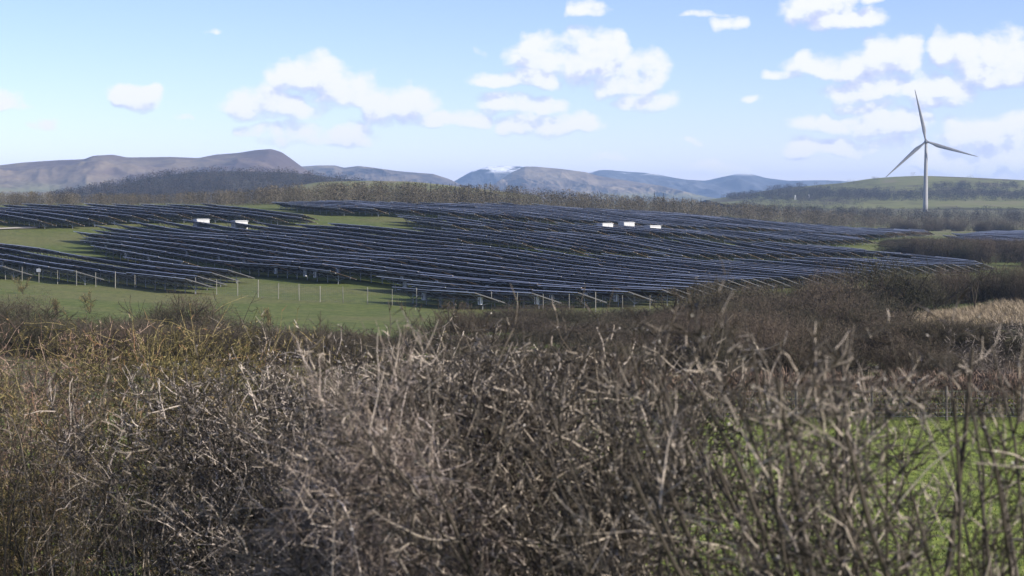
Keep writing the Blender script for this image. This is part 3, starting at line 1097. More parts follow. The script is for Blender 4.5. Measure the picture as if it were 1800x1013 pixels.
# ------------------------------------------------------------------ fences
def fence(name, line, spacing, h, rad, post_mat, wires, label, mesh_gap=None, sink=.3, strainer=7, lean=.02):
    """line: world points; posts are parts, the wire is one part"""
    P = [Vector((p[0], p[1], 0)) for p in line]
    e = empty(name, (P[0].x, P[0].y, gz(P[0].x, P[0].y)))
    base = Vector(e.location)
    seg = [(P[i + 1] - P[i]).length for i in range(len(P) - 1)]
    tot = sum(seg)

    def along(s):
        for i, l in enumerate(seg):
            if s <= l or i == len(seg) - 1:
                q = P[i].lerp(P[i + 1], min(1, s / l))
                return Vector((q.x, q.y, gz(q.x, q.y)))
            s -= l
    me = None
    n = int(tot / spacing)
    rng = random.Random(name + str(n))
    meshes = []
    for v in range(3):
        b = MB()
        rs = []
        for z, r in ((-sink, rad), (h * .5, rad * .97), (h - .04, rad * .93), (h, rad * .8)):
            rs.append([(math.cos(t) * r, math.sin(t) * r, z) for t in [k * math.pi / 4 for k in range(8)]])
        b.rings(rs, 8)
        meshes.append(b.mesh('post', [MATS[post_mat]]))
    for i in range(n + 1):
        q = along(i * spacing)
        o = put('post', meshes[i % 3], e, q - base)
        o.rotation_euler = (rng.uniform(-lean, lean), rng.uniform(-lean, lean), rng.uniform(0, 6))
        sc = rng.uniform(.97, 1.05) * (1.12 if i % strainer == 0 else 1)
        o.scale = (1.3 if i % strainer == 0 else 1, 1.3 if i % strainer == 0 else 1, sc)
    wb = MB()
    off = Vector((0, -rad - .01, 0))
    for z in wires:
        for i in range(n):
            a, c = along(i * spacing) + off - base, along((i + 1) * spacing) + off - base
            a.z += z; c.z += z
            wb.bar(a, c, .006)
    if mesh_gap:
        m = int(tot / mesh_gap)
        for i in range(m):
            a = along(i * mesh_gap) + off - base
            wb.bar(a + Vector((0, 0, wires[0])), a + Vector((0, 0, wires[-1])), .005)
    put('wire_mesh', wb.mesh('wire_mesh', [MATS['wire']]), e)
    tag(e, label, 'fence')
    return e, along


FL = [(-20, 268), (68, 262), (264, 252), (430, 244), (577, 236), (693, 232), (802, 228), (962, 222), (1180, 214), (1300, 210)]
fl = [((px - CX) / F * Y, Y) for px, Y in FL]
dfence, along = fence('deer_fence', fl, 3.45, 2.0, .042, 'fence_timber', [.05 + .17 * i for i in range(12)],
                      'tall pale post and wire deer fence in front of the solar panels', mesh_gap=.3)
q = along(3.45 * 3)
b = MB(); b.box(-.28, .28, -.02, .02, 1.5, 1.95)
so = put('sign_plate', b.mesh('sign_plate', [MATS['sign_plate']]), dfence, q - Vector(dfence.location) + Vector((0, -.12, 0)))
NF = [((px - CX) / F * 67.5, 67.5) for px in (1138, 1272, 1406, 1540, 1673, 1795, 1930)]
fence('stock_fence', NF, 2.66, 1.2, .05, 'dark_timber', [.15, .3, .45, .6, .8, 1.05], 'dark stock fence along the far edge of the bright green field', mesh_gap=.25)


# ------------------------------------------------------------------ wind turbine
def turbine():
    Y = 1700.0
    hub = at(1628, 249, Y)
    basez = gz(hub.x, Y) - .5
    e = empty('wind_turbine', (hub.x, Y, basez))
    H = hub.z - basez
    b = MB()
    rs = []
    for i in range(9):
        t = i / 8
        r = 2.25 + (1.25 - 2.25) * t
        rs.append([(math.cos(a) * r, math.sin(a) * r, t * (H - 1.6)) for a in [k * math.tau / 28 for k in range(28)]])
    b.rings(rs, 28)
    tw = put('tower', b.mesh('tower', [MATS['turbine_shaded']], True), e)
    b = MB(); b.box(-.5, .5, -2.35, -2.2, 1.0, 3.2); put('door', b.mesh('door', [MATS['turbine_grey']]), tw)
    # nacelle, nose turned a little to the right of the viewer
    yaw = R(-14)
    n = empty('nacelle_axis', (0, 0, H))
    bpy.data.objects.remove(n)
    ry = Matrix.Rotation(yaw, 4, 'Z')
    b = MB()
    rs = []
    for y, w, h in ((-3.1, 1.1, 1.2), (-2.6, 1.5, 1.6), (2.0, 1.65, 1.75), (6.2, 1.5, 1.6), (7.2, 1.0, 1.2)):
        rs.append([(math.copysign(abs(math.cos(a)) ** .5, math.cos(a)) * w, y, math.copysign(abs(math.sin(a)) ** .5, math.sin(a)) * h) for a in [k * math.tau / 20 for k in range(20)]])
    b.rings(rs, 20)
    nc = put('nacelle', b.mesh('nacelle', [MATS['turbine_shaded']], True), e)
    nc.matrix_basis = Matrix.Translation((0, 0, H)) @ ry
    # rotor: hub and three blades as sub-parts
    b = MB()
    rs = []
    for y, r in ((0.2, 1.5), (-.8, 1.6), (-1.8, 1.35), (-2.5, .8), (-2.8, .2)):
        rs.append([(math.cos(a) * r, y, math.sin(a) * r) for a in [k * math.tau / 20 for k in range(20)]])
    b.rings(rs, 20)
    hb = put('hub', b.mesh('hub', [MATS['turbine_grey']], True), e)
    hb.matrix_basis = Matrix.Translation((0, 0, H)) @ ry @ Matrix.Translation((0, -3.2, 0))

    def blade_mesh(L):
        b = MB()
        rs = []
        for t in np.linspace(0, 1, 22):
            if t < .06: ch, th = 1.9, 1.9
            elif t < .22:
                f = (t - .06) / .16
                f = f * f * (3 - 2 * f)
                ch, th = 1.9 + (3.5 - 1.9) * f, 1.9 + (.95 - 1.9) * f
            else:
                f = (t - .22) / .78
                ch, th = 3.5 * (1 - f) ** .9 * .86 + .42, .95 * (1 - f) + .08
            tw = R(16) * (1 - t) ** 2
            ring = []
            for k in range(14):
                a = k * math.tau / 14
                x = ch * (.5 * math.cos(a) + (.18 if t > .06 else 0) * min(1, (t - .06) / .16) if t > .06 else .5 * math.cos(a))
                y = th * .5 * math.sin(a) * (1 - .45 * math.cos(a + math.pi) * min(1, max(0, (t - .06) / .16)))
                ring.append((x * math.cos(tw) - y * math.sin(tw), x * math.sin(tw) + y * math.cos(tw) - 1.2 * t * t, t * L))
            rs.append(ring)
        b.rings(rs, 14)
        return b.mesh('blade', [MATS['turbine_shaded']], True)
    L = 91.0 / F * Y
    bm = blade_mesh(L)
    for ang in (-12.5, 107, 227.5):
        o = put('blade', bm, hb)
        o.matrix_basis = Matrix.Translation((0, -1.0, 0)) @ Matrix.Rotation(R(ang), 4, 'Y') @ Matrix.Translation((0, 0, .8))
    tag(e, 'tall white three-bladed wind turbine standing beyond the wood', 'wind turbine')


turbine()


def mast(px, label):
    X, Y, Z = RH
    d = (CX + F * X / Y - px) ** 2 + (HORIZON - F * Z / Y - 350) ** 2 + (np.abs(Y - Y.min()) > 600) * 1e6
    j = np.unravel_index(np.argmin(d), d.shape)
    p = Vector((X[j], Y[j], Z[j]))
    h = 8.0 / F * p.y
    e = empty('pale_mast', p)
    b = MB()
    for s in ((-1, -1), (1, -1), (1, 1), (-1, 1)):
        b.bar((s[0] * .9, s[1] * .9, -.3), (s[0] * .25, s[1] * .25, h), .3)
    put('leg_frame', b.mesh('leg_frame', [MATS['inverter_white']]), e)
    b = MB(); b.box(-.7, .7, -.7, .7, h * .82, h); put('head', b.mesh('head', [MATS['inverter_white']]), e)
    tag(e, label, 'mast')


mast(1397, 'small pale mast above the wood, left of two')
mast(1420, 'small pale mast above the wood, right of two')


# ------------------------------------------------------------------ branches
def tubes(P, Rad, sides=3):
    n, k, _ = P.shape
    T = np.gradient(P, axis=1)
    T /= np.linalg.norm(T, axis=-1, keepdims=True) + 1e-9
    ref = np.where(np.abs(T[:, :1, 2:3]) < .9, np.array([0, 0, 1.]), np.array([1., 0, 0]))
    n1 = np.cross(T, np.broadcast_to(ref, T.shape))
    n1 /= np.linalg.norm(n1, axis=-1, keepdims=True) + 1e-9
    n2 = np.cross(T, n1)
    a = np.arange(sides) * 2 * np.pi / sides
    V = P[:, :, None, :] + Rad[:, :, None, None] * (np.cos(a)[None, None, :, None] * n1[:, :, None] + np.sin(a)[None, None, :, None] * n2[:, :, None])
    V = V.reshape(-1, 3)
    b = (np.arange(n)[:, None, None] * k + np.arange(k - 1)[None, :, None]) * sides
    j = np.arange(sides)[None, None]
    j1 = (j + 1) % sides
    Fq = np.stack([b + j, b + j1, b + sides + j1, b + sides + j], -1).reshape(-1, 4)
    return V, Fq


def grow(S, D, L, k, wig, up, rng, lean=(0, 0, 0)):
    n = len(S)
    P = np.zeros((n, k, 3))
    P[:, 0] = S
    d = D / (np.linalg.norm(D, axis=-1, keepdims=True) + 1e-9)
    bias = np.array([lean[0], lean[1], up + lean[2]])
    for i in range(1, k):
        d = d + rng.normal(0, wig, (n, 3)) + bias / k
        d /= np.linalg.norm(d, axis=-1, keepdims=True) + 1e-9
        P[:, i] = P[:, i - 1] + d * (L / (k - 1))[:, None]
    return P


def spawn(P, Rad, m, t0, t1, a0, a1, rng):
    n, k, _ = P.shape
    idx = rng.integers(0, n, m)
    t = rng.uniform(t0, t1, m) * (k - 1)
    i = np.minimum(t.astype(int), k - 2)
    f = (t - i)[:, None]
    S = P[idx, i] * (1 - f) + P[idx, i + 1] * f
    D = P[idx, i + 1] - P[idx, i]
    D /= np.linalg.norm(D, axis=-1, keepdims=True) + 1e-9
    q = rng.normal(0, 1, (m, 3))
    q -= D * (q * D).sum(-1, keepdims=True)
    q /= np.linalg.norm(q, axis=-1, keepdims=True) + 1e-9
    ang = rng.uniform(a0, a1, (m, 1))
    r = Rad[idx, i] * (1 - f[:, 0]) + Rad[idx, i + 1] * f[:, 0]
    return S, D * np.cos(ang) + q * np.sin(ang), r


def taper(r0, k, end=.35):
    return r0[:, None] * np.linspace(1, end, k)[None]


def join(parts):
    V, Fq, o = [], [], 0
    for v, f in parts:
        V.append(v); Fq.append(f + o); o += len(v)
    return np.concatenate(V), np.concatenate(Fq)


def leaf_quads(S, size, rng):
    n = len(S)
    a = rng.normal(0, 1, (n, 3)); a /= np.linalg.norm(a, axis=-1, keepdims=True)
    b = np.cross(a, rng.normal(0, 1, (n, 3))); b /= np.linalg.norm(b, axis=-1, keepdims=True)
    s = (size * rng.uniform(.5, 1.3, n))[:, None]
    V = np.stack([S, S + a * s * .5 + b * s * .28, S + a * s, S + a * s * .5 - b * s * .28], 1).reshape(-1, 3)
    return V, np.arange(4 * n).reshape(-1, 4)


def shrub(name, loc, h, spread, label, mats, stems=14, n1=90, n2=900, n3=4000, r0=.012, seed=1, lean=(0, 0, 0), wig=.12, up=.55, depth=None,
          tw=.0016, tl=(.03, .09), splay=.35, cat='hedge shrub', group='shrubs of the roadside hedge', leaves=0, leaf_mat='dead_leaf', leaf=.03, single=False, side_l=(.16, .38), ang=(.45, 1.15)):
    """bare shrub: stems, side branches, twigs and twiglets"""
    rng = np.random.default_rng(seed)
    e = empty(name, loc)
    depth = depth or spread
    S = np.stack([rng.uniform(-.8, .8, stems) * spread, rng.uniform(-.8, .8, stems) * depth, np.full(stems, -.12)], -1)
    D = np.stack([rng.normal(0, splay, stems), rng.normal(0, splay, stems), np.ones(stems)], -1) + np.array(lean)
    L = h * rng.uniform(.85, 1.15, stems)
    P0 = grow(S, D, L, 9, wig * .6, up * .5, rng, lean)
    lim = lambda P: P[..., 2].max(1) < h * rng.uniform(.96, 1.14, len(P))
    P0[..., 2] *= np.minimum(1, h * rng.uniform(.82, 1.02, stems) / np.maximum(P0[..., 2].max(1), .3 * h))[:, None]
    R0 = taper(r0 * rng.uniform(.6, 1.3, stems), 9, .3)
    s, d, r = spawn(P0, R0, n1, .08, .97, ang[0], ang[1], rng)
    P1 = grow(s, d, h * rng.uniform(side_l[0], side_l[1], n1), 7, wig * 1.2, up, rng, lean)
    R1 = taper(np.maximum(r * .5, tw * 1.4), 7, .35)
    k = lim(P1); P1, R1 = P1[k], R1[k]
    s, d, r = spawn(P1, R1, n2, .05, 1, ang[0], ang[1] + .15, rng)
    P2 = grow(s, d, h * rng.uniform(.05, .17, n2), 5, wig * 1.7, up * .6, rng, lean)
    R2 = taper(np.maximum(r * .6, tw * 1.15), 5, .5)
    k = lim(P2); P2, R2 = P2[k], R2[k]
    s, d, r = spawn(P2, R2, n3, .05, 1, .5, 1.35, rng)
    P3 = grow(s, d, rng.uniform(tl[0], tl[1], n3), 3, wig * 1.5, up * .4, rng)
    R3 = taper(np.maximum(r * .55, tw) * rng.uniform(.7, 1.4, n3), 3, .55)
    if single:                                   # stems one can tell apart are parts of their own
        for i in range(stems):
            put('stem', mesh_np('stem', *tubes(P0[i:i + 1], R0[i:i + 1], 7), [MATS[mats[0]]]), e)
    else:
        V, Fq = join([tubes(P0, R0, 6), tubes(P1, R1, 4)])
        put('stem', mesh_np('stem', V, Fq, [MATS[mats[0]]]), e)
    V, Fq = join([tubes(P2, R2, 3), tubes(P3, R3, 3)] + ([tubes(P1, R1, 4)] if single else []))
    put('twig_crown', mesh_np('twig_crown', V, Fq, [MATS[mats[1]]]), e)
    if leaves:
        q = P2[rng.integers(0, len(P2), leaves), rng.integers(1, 5, leaves)]
        V, Fq = leaf_quads(q, np.full(leaves, leaf), rng)
        put('foliage', mesh_np('foliage', V, Fq, [MATS[leaf_mat]], smooth=False), e)
    tag(e, label, cat, group)
    return e


# ------------------------------------------------------------------ scrub beyond the field
def scrub_protos():
    out = []
    for v in range(5):
        rng = np.random.default_rng(900 + v)
        ns = 26
        S = np.stack([rng.normal(0, .35, ns), rng.normal(0, .35, ns), np.full(ns, -.1)], -1)
        D = np.stack([rng.normal(0, .55, ns), rng.normal(0, .55, ns), np.ones(ns)], -1)
        P0 = grow(S, D, rng.uniform(.55, .85, ns), 6, .12, .1, rng)
        R0 = taper(np.full(ns, .012), 6, .4)
        s, d, r = spawn(P0, R0, 240, .1, 1, .3, .9, rng)
        P1 = grow(s, d, rng.uniform(.16, .36, 240), 4, .16, .25, rng)
        R1 = taper(np.full(240, .0055), 4, .5)
        V0, F0 = join([tubes(P0, R0, 4), tubes(P1, R1, 3)])
        stem = mesh_np('stem', V0, F0, [MATS['scrub']], tint=np.full(len(V0), .28))
        n2 = 13000
        s, d, r = spawn(P1, R1, n2, .1, 1, .25, .95, rng)
        # a good half of the twigs fill a lumpy dome, the rest sit on the branches
        nd = int(n2 * .6)
        dv = rng.normal(0, 1, (nd, 3)); dv[:, 2] = np.abs(dv[:, 2]); dv /= np.linalg.norm(dv, axis=-1, keepdims=True)
        an = np.arctan2(dv[:, 1], dv[:, 0])
        lump = 1 + .10 * np.sin(an * 3 + v) + .10 * np.sin(an * 5 + 2 * v) * dv[:, 2] + .09 * np.sin(dv[:, 2] * 9 + an * 2)
        rad = (rng.uniform(.25, 1, nd) ** .45 * lump)[:, None]
        s[:nd] = dv * rad * np.array([.74, .74, .84]) + np.array([0, 0, .04])
        d[:nd] = dv * .8 + rng.normal(0, .5, (nd, 3))
        L = rng.uniform(.03, .11, n2)
        d = d * .7 + rng.normal(0, .5, (n2, 3)) + np.array([0, 0, .1]); d /= np.linalg.norm(d, axis=-1, keepdims=True)
        sd = np.cross(d, rng.normal(0, 1, (n2, 3))); sd /= np.linalg.norm(sd, axis=-1, keepdims=True)
        w = rng.uniform(.0014, .0030, n2)[:, None]
        V = np.stack([s - sd * w, s + sd * w, s + d * L[:, None]], 1).reshape(-1, 3)
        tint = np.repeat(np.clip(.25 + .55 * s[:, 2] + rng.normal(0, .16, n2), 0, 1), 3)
        top = np.percentile(V[:, 2], 98)
        wid = np.percentile(np.hypot(V[:, 0], V[:, 1]), 93)
        print('proto', top, wid)
        PSIZE.append((top, wid))
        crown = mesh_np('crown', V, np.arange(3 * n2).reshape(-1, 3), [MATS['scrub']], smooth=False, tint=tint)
        out.append((stem, crown))
    return out


PSIZE = []
PROTO = scrub_protos()


def scrub(px, py_base, Y, wpx, hpx, label, group=None, v=None, name='scrub_bush', rz=None):
    """bush whose foot stands at distance Y; size in picture pixels at that distance"""
    x = (px - CX) / F * Y
    z = gz(x, Y)
    e = empty(name, (x, Y, z - .1), random.uniform(0, 6) if rz is None else rz)
    v = random.randrange(5) if v is None else v
    sx = wpx / F * Y / 2 / PSIZE[v][1]
    sz = hpx / F * Y / PSIZE[v][0]
    e.scale = (sx, sx * random.uniform(.8, 1.1), sz)
    st, cr = PROTO[v]
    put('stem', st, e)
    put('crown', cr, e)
    tag(e, label, 'bush', group)
    return e


def scrub_top(px, py_top, Y, wpx, label, group=None, v=None):
    x = (px - CX) / F * Y
    base = gz(x, Y)
    hpx = (zat(py_top, Y) - base) / Y * F
    return scrub(px, 0, Y, wpx, max(hpx, 10), label, group, v)


# clumps one can tell apart
scrub_top(38, 520, 150, 165, 'rounded brown bush at the left edge below the deer fence', v=0)
scrub_top(-10, 530, 146, 130, 'brown bush cut by the left edge of the picture', v=1)
scrub_top(335, 519, 148, 180, 'largest rounded bare bush in front of the green field, at left', v=2)
scrub_top(290, 535, 146, 120, 'smaller bush leaning on the left of the large rounded bare bush', v=3)
scrub_top(400, 556, 144, 130, 'low bush on the right of the large rounded bare bush', v=4)
scrub_top(170, 556, 140, 190, 'low brown bush below the sapling on the left', v=1)
scrub_top(240, 557, 138, 150, 'low brown bush between the sapling and the large rounded bush', v=0)
scrub_top(100, 562, 136, 150, 'low brown bush below the small sapling at far left', v=3)
scrub_top(470, 573, 132, 190, 'low bush along the foot of the field, left of the middle', v=2)
scrub_top(560, 572, 130, 170, 'low bush along the foot of the field, near the middle', v=4)
scrub_top(725, 572, 128, 140, 'small dark bush at the lower right corner of the green field', v=0)
scrub_top(640, 588, 126, 130, 'lowest bush peeping over the hedge below the green field', v=1)
scrub_top(805, 536, 150, 120, 'leftmost bush of the big thicket, at the corner of the field', v=3)
scrub_top(1555, 460, 205, 210, 'tallest rounded brown bush in front of the panels at right', v=2)
scrub_top(1470, 474, 200, 170, 'brown bush left of the tallest rounded bush', v=0)
scrub_top(1620, 484, 205, 140, 'brown bush right of the tallest rounded bush', v=4)
scrub_top(1250, 498, 178, 170, 'rounded bush standing highest in the middle of the thicket', v=1)
scrub_top(1340, 502, 180, 160, 'bush in the thicket where the slanted panel ends show above', v=3)
for i in range(26):
    px = 30 + i * 26 + random.uniform(-12, 12)
    top = np.interp(px, [0, 90, 160, 270, 420, 560, 700], [556, 560, 572, 570, 572, 584, 590]) + random.uniform(-4, 8)
    scrub_top(px, top, random.uniform(112, 132), random.uniform(130, 180), 'low brown bush in the hedgerow at the foot of the green field', 'hedgerow at the foot of the field')
# the mass of the thicket
TOP = [(780, 546), (870, 535), (1000, 530), (1100, 525), (1180, 524), (1230, 506), (1300, 502), (1400, 496), (1480, 492), (1560, 505), (1640, 528), (1720, 545), (1900, 560)]
rng = np.random.default_rng(55)
for i in range(190):
    px = rng.uniform(790, 1900)
    f = rng.uniform()
    Y = 88 + 105 * f
    top = np.interp(px, [t[0] for t in TOP], [t[1] for t in TOP]) + (1 - f) ** 1.1 * 88 + rng.uniform(0, 14)
    if px > 1560 and top < 562: top = 562 + rng.uniform(0, 25); Y = min(Y, 120)
    scrub_top(px, top, Y, rng.uniform(110, 190), 'leafless brown bush merging into the dense thicket below the panels', 'thicket below the panels')
for i in range(26):
    px = rng.uniform(1560, 1900)
    Y = rng.uniform(225, 300)
    top = np.interp(px, [1560, 1650, 1740, 1900], [484, 478, 470, 464]) + rng.uniform(-3, 8)
    if px > 1640: Y = rng.uniform(225, 260)
    scrub_top(px, top, Y, rng.uniform(60, 110), 'low brown bush in the line beside the reed bed', 'bushes beside the reed bed')
for i in range(85):
    px = rng.uniform(1560, 1950)
    Y = np.interp(px, [1570, 1950], [520, 460]) + rng.uniform(-35, 90)
    top = np.interp(px, [1540, 1600, 1700, 1900], [428, 417, 417, 420]) + rng.uniform(0, 12)
    scrub_top(px, top, Y, rng.uniform(48, 85), 'brown bush in the scrub strip right of the panels', 'scrub strip right of the panels')
for i in range(40):
    px = rng.uniform(1560, 1950)
    Y = rng.uniform(900, 1010)
    x = (px - CX) / F * Y
    scrub(px, 0, Y, rng.uniform(22, 40), rng.uniform(12, 20), 'distant bush in the strip below the wind turbine', 'scrub strip below the turbine')

# saplings in the field
for px, base, Y, h, lab in ((158, 552, 172, 2.1, 'small leaning bare sapling in the field, left of the rounded bush'),
                            (98, 556, 168, 1.6, 'smallest bare sapling in the field at far left'),
                            (40, 517, 215, 2.0, 'pale young tree in front of the deer fence at far left'),
                            (473, 576, 150, 1.5, 'thin sapling at the foot of the field right of the rounded bush')):
    p = hit(px, base)
    hh = h * p.y / Y
    shrub('sapling', p, hh, .06, lab, ('bark_dark', 'twig_olive'), stems=3, n1=40, n2=260, n3=500, r0=.03, seed=int(px), tw=.008, tl=(.1, .3), splay=.25,
          cat='sapling', group='saplings in the field', lean=(-.12, 0, 0))
p = Vector(((1772 - CX) / F * 78, 78, 0)); p.z = gz(p.x, p.y)
shrub('bare_tree', p, 3.4, .25, 'bare spreading small tree behind the hedge at the right edge', ('bark_dark', 'twig_grey'), stems=7, n1=120, n2=1500, n3=5000, r0=.045, seed=77,
      tw=.005, tl=(.1, .3), splay=.55, cat='tree', group=None, up=.2)


# ------------------------------------------------------------------ reeds, field hedge
def blades(name, X, Y, h, w, mat, seed, label, lean=(-.15, 0), cat='grass', Z=None):
    rng = np.random.default_rng(seed)
    n = len(X)
    z = ground(X, Y) if Z is None else Z
    B = np.stack([X, Y, z - .03], -1)
    hh = h * rng.uniform(.5, 1.3, n)
    d = np.stack([rng.normal(lean[0], .3, n), rng.normal(lean[1], .3, n), np.ones(n)], -1) * hh[:, None]
    a = rng.uniform(0, 6.28, n)
    s = np.stack([np.cos(a), np.sin(a), 0 * a], -1) * (w * rng.uniform(.6, 1.4, n))[:, None]
    m = B + d * .6 + np.array([0, 0, 0])
    t = B + d + np.stack([rng.normal(-.15, .25, n), rng.normal(0, .25, n), -np.abs(rng.normal(0, .15, n))], -1) * hh[:, None]
    V = np.stack([B - s, B + s, m + s * .7, m - s * .7, t], 1).reshape(-1, 3)
    b = np.arange(n)[:, None] * 5
    Fq = np.concatenate([b + np.array([[0, 1, 2]]), b + np.array([[0, 2, 3]]), b + np.array([[3, 2, 4]])])
    o = put(name, mesh_np(name, V, Fq, [MATS[mat]], smooth=False))
    tag(o, label, cat, kind='stuff')


rng = np.random.default_rng(31)
n = 26000
px = rng.uniform(1575, 1950, n)
Y = np.interp(px, [1575, 1700, 1950], [176, 165, 160]) + rng.uniform(0, 1, n) * np.interp(px, [1575, 1660, 1800, 1950], [8, 30, 75, 90])
blades('reed_bed', (px - CX) / F * Y, Y, .9, .022, 'reed', 32, 'pale dry reed bed on the slope at the right')

# clipped hedge behind the stock fence
rng = np.random.default_rng(41)
HX0, HX1 = (1080 - CX) / F * 69, (1960 - CX) / F * 69
he = empty('clipped_hedge', (HX0, 69.5, gz(HX0, 69.5)))
n = 15000
x = rng.uniform(0, HX1 - HX0, n)
hz = rng.uniform(0, 1, n)
topz = 1.65 + .22 * (vnoise(x * 1.1, x * 0, 5) - .5) + .12 * (vnoise(x * 4.1, x * 0, 6) - .5)
S = np.stack([x, rng.uniform(-.45, .6, n), hz * topz * .93 + ground(x + HX0, 69.5 + 0 * x) - he.location.z], -1)
D = rng.normal(0, .5, (n, 3)) + np.array([-.1, -.25, .75])
P = grow(S, D, rng.uniform(.12, .38, n), 3, .2, .1, rng)
V, Fq = tubes(P, taper(rng.uniform(.004, .008, n), 3, .5), 3)
put('twig_crown', mesh_np('twig_crown', V, Fq, [MATS['twig_red']]), he)
x = np.sort(rng.uniform(0, HX1 - HX0, 70))
S = np.stack([x, rng.uniform(-.2, .3, 70), ground(x + HX0, 69.5 + 0 * x) - he.location.z - .1], -1)
P = grow(S, np.array([[0, 0, 1.]]) + rng.normal(0, .25, (70, 3)), np.full(70, 1.6), 6, .12, .2, rng)
V, Fq = tubes(P, taper(rng.uniform(.02, .04, 70), 6, .4), 5)
put('stem', mesh_np('stem', V, Fq, [MATS['bark_dark']]), he)
n = 6000
x = rng.uniform(0, HX1 - HX0, n)
S = np.stack([x, rng.uniform(-.5, .3, n), rng.uniform(0, .8, n) + ground(x + HX0, 69.5 + 0 * x) - he.location.z], -1)
V, Fq = leaf_quads(S, np.full(n, .10), rng)
put('foliage', mesh_np('foliage', V, Fq, [MATS['green_leaf']], smooth=False), he)
tag(he, 'clipped reddish brown hedge behind the stock fence and green field', 'hedge')

# ------------------------------------------------------------------ the roadside hedge close to the viewer
def spot(px, Y):
    x = (px - CX) / F * Y
    return Vector((x, Y, gz(x, Y)))


def bush(px, Y, top, wpx, label, mats, seed, name='hedge_shrub', dens=1.0, **kw):
    p = spot(px, Y)
    h = zat(top, Y) - p.z
    sp = wpx / F * Y / 2
    kw.setdefault('n1', int(150 * dens)); kw.setdefault('n2', int(1900 * dens)); kw.setdefault('n3', int(8000 * dens))
    return shrub(name, p, h, sp, label, mats, seed=seed, **kw)


RED, OLI, GRY, TAN, BRN = ('bark_dark', 'twig_red'), ('bark_dark', 'twig_olive'), ('bark_dark', 'twig_grey'), ('twig_tan', 'twig_tan'), ('bark_dark', 'twig_brown')
def bramble(px, Y, top, wpx, label, seed, canes=34, n2=900, n3=5200, mat='twig_tan'):
    """mound of arching dead canes with fine side shoots"""
    rng = np.random.default_rng(seed)
    p = spot(px, Y)
    h = zat(top, Y) - p.z
    w = wpx / F * Y / 2
    e = empty('dead_bramble', p)
    k = 14
    t = np.linspace(0, 1, k)[None]
    x0, y0 = rng.uniform(-w, w, (canes, 1)), rng.uniform(-.35, .35, (canes, 1))
    dx = rng.normal(0, .55, (canes, 1)) * w * 2.2
    dy = rng.normal(-.1, .3, (canes, 1))
    ap = h * rng.uniform(.62, 1.0, (canes, 1))
    tz = rng.uniform(.45, .65, (canes, 1))
    z = ap * (1 - ((t - tz) / tz) ** 2 * np.where(t < tz, 1, .7))
    P0 = np.stack([x0 + dx * t ** 1.3, y0 + dy * t, z], -1) + np.cumsum(rng.normal(0, .012, (canes, k, 3)), 1)
    R0 = taper(rng.uniform(.0035, .0065, canes), k, .5)
    s, d, r = spawn(P0, R0, n2, .2, 1, .5, 1.2, rng)
    P1 = grow(s, d, rng.uniform(.12, .42, n2), 6, .22, -.25, rng)
    R1 = taper(rng.uniform(.0014, .0026, n2), 6, .5)
    s, d, r = spawn(P1, R1, n3, .1, 1, .4, 1.2, rng)
    P2 = grow(s, d, rng.uniform(.03, .12, n3), 3, .25, -.1, rng)
    R2 = taper(rng.uniform(.0009, .0018, n3), 3, .6)
    put('stem', mesh_np('stem', *tubes(P0, R0, 6), [MATS[mat]]), e)
    put('twig_crown', mesh_np('twig_crown', *join([tubes(P1, R1, 3), tubes(P2, R2, 3)]), [MATS[mat]]), e)
    tag(e, label, 'bramble', 'dead brambles in the roadside hedge')


# far left: reddish and olive
bush(-20, 24.1, 572, 200, 'purplish red twiggy shrub at the left edge of the hedge', RED, 1, stems=20, tw=.0031)
bush(90, 23.4, 576, 200, 'purplish brown shrub second from the left edge of the hedge', RED, 2, stems=20, tw=.0031)
bush(210, 22.1, 582, 190, 'olive and rust tipped shrub at the left of the hedge top', OLI, 3, stems=20, tw=.0031, leaves=2600, leaf=.028, leaf_mat='olive_leaf')
bush(330, 21.4, 578, 190, 'yellow-olive shrub in the left half of the hedge', OLI, 4, stems=20, tw=.0031, leaves=2600, leaf=.028, leaf_mat='olive_leaf')
bush(460, 20.8, 570, 190, 'tallest olive shrub behind the grey blackthorn', OLI, 5, stems=20, tw=.0031, leaves=2200, leaf=.028, leaf_mat='olive_leaf')
bush(570, 19.5, 576, 180, 'olive-brown shrub behind the pale bramble mound', BRN, 6, stems=18, tw=.0029)
bush(30, 18.2, 690, 190, 'purplish brown tangle low at the left edge of the hedge', RED, 7, stems=16, tw=.0022, dens=1.0)
bush(150, 17.6, 660, 200, 'dark olive tangle in the left foreground of the hedge', OLI, 8, stems=16, tw=.0026)
# grey blackthorn
bush(345, 15.6, 700, 190, 'left dark grey blackthorn with pale flecked twigs', GRY, 9, stems=16, tw=.0034, tl=(.02, .07), r0=.010, leaves=4500, leaf_mat='lichen', leaf=.014)
bush(450, 15.0, 640, 200, 'middle dark grey blackthorn with pale flecked twigs', GRY, 10, stems=18, tw=.0034, tl=(.02, .07), r0=.010, leaves=4500, leaf_mat='lichen', leaf=.014)
bush(560, 15.0, 618, 210, 'grey blackthorn immediately left of the pale bramble mound', GRY, 11, stems=18, tw=.0034, tl=(.02, .07), r0=.010, leaves=4500, leaf_mat='lichen', leaf=.014)
bush(690, 13.8, 606, 210, 'grey blackthorn behind the pale bramble mound', GRY, 12, stems=18, tw=.0034, tl=(.02, .07), r0=.010, leaves=4500, leaf_mat='lichen', leaf=.014)
LN = (-.14, 0, 0)
bush(850, 9.6, 606, 220, 'brown blackthorn right of the bramble with left-leaning shoots', BRN, 15, stems=18, tw=.0031, lean=LN, r0=.010, leaves=3000, leaf_mat='lichen', leaf=.013)
bush(950, 9.0, 592, 230, 'blackthorn in the middle with long pale shoots above the hedge', BRN, 16, stems=18, tw=.0031, lean=LN, r0=.010, leaves=3000, leaf_mat='lichen', leaf=.013)
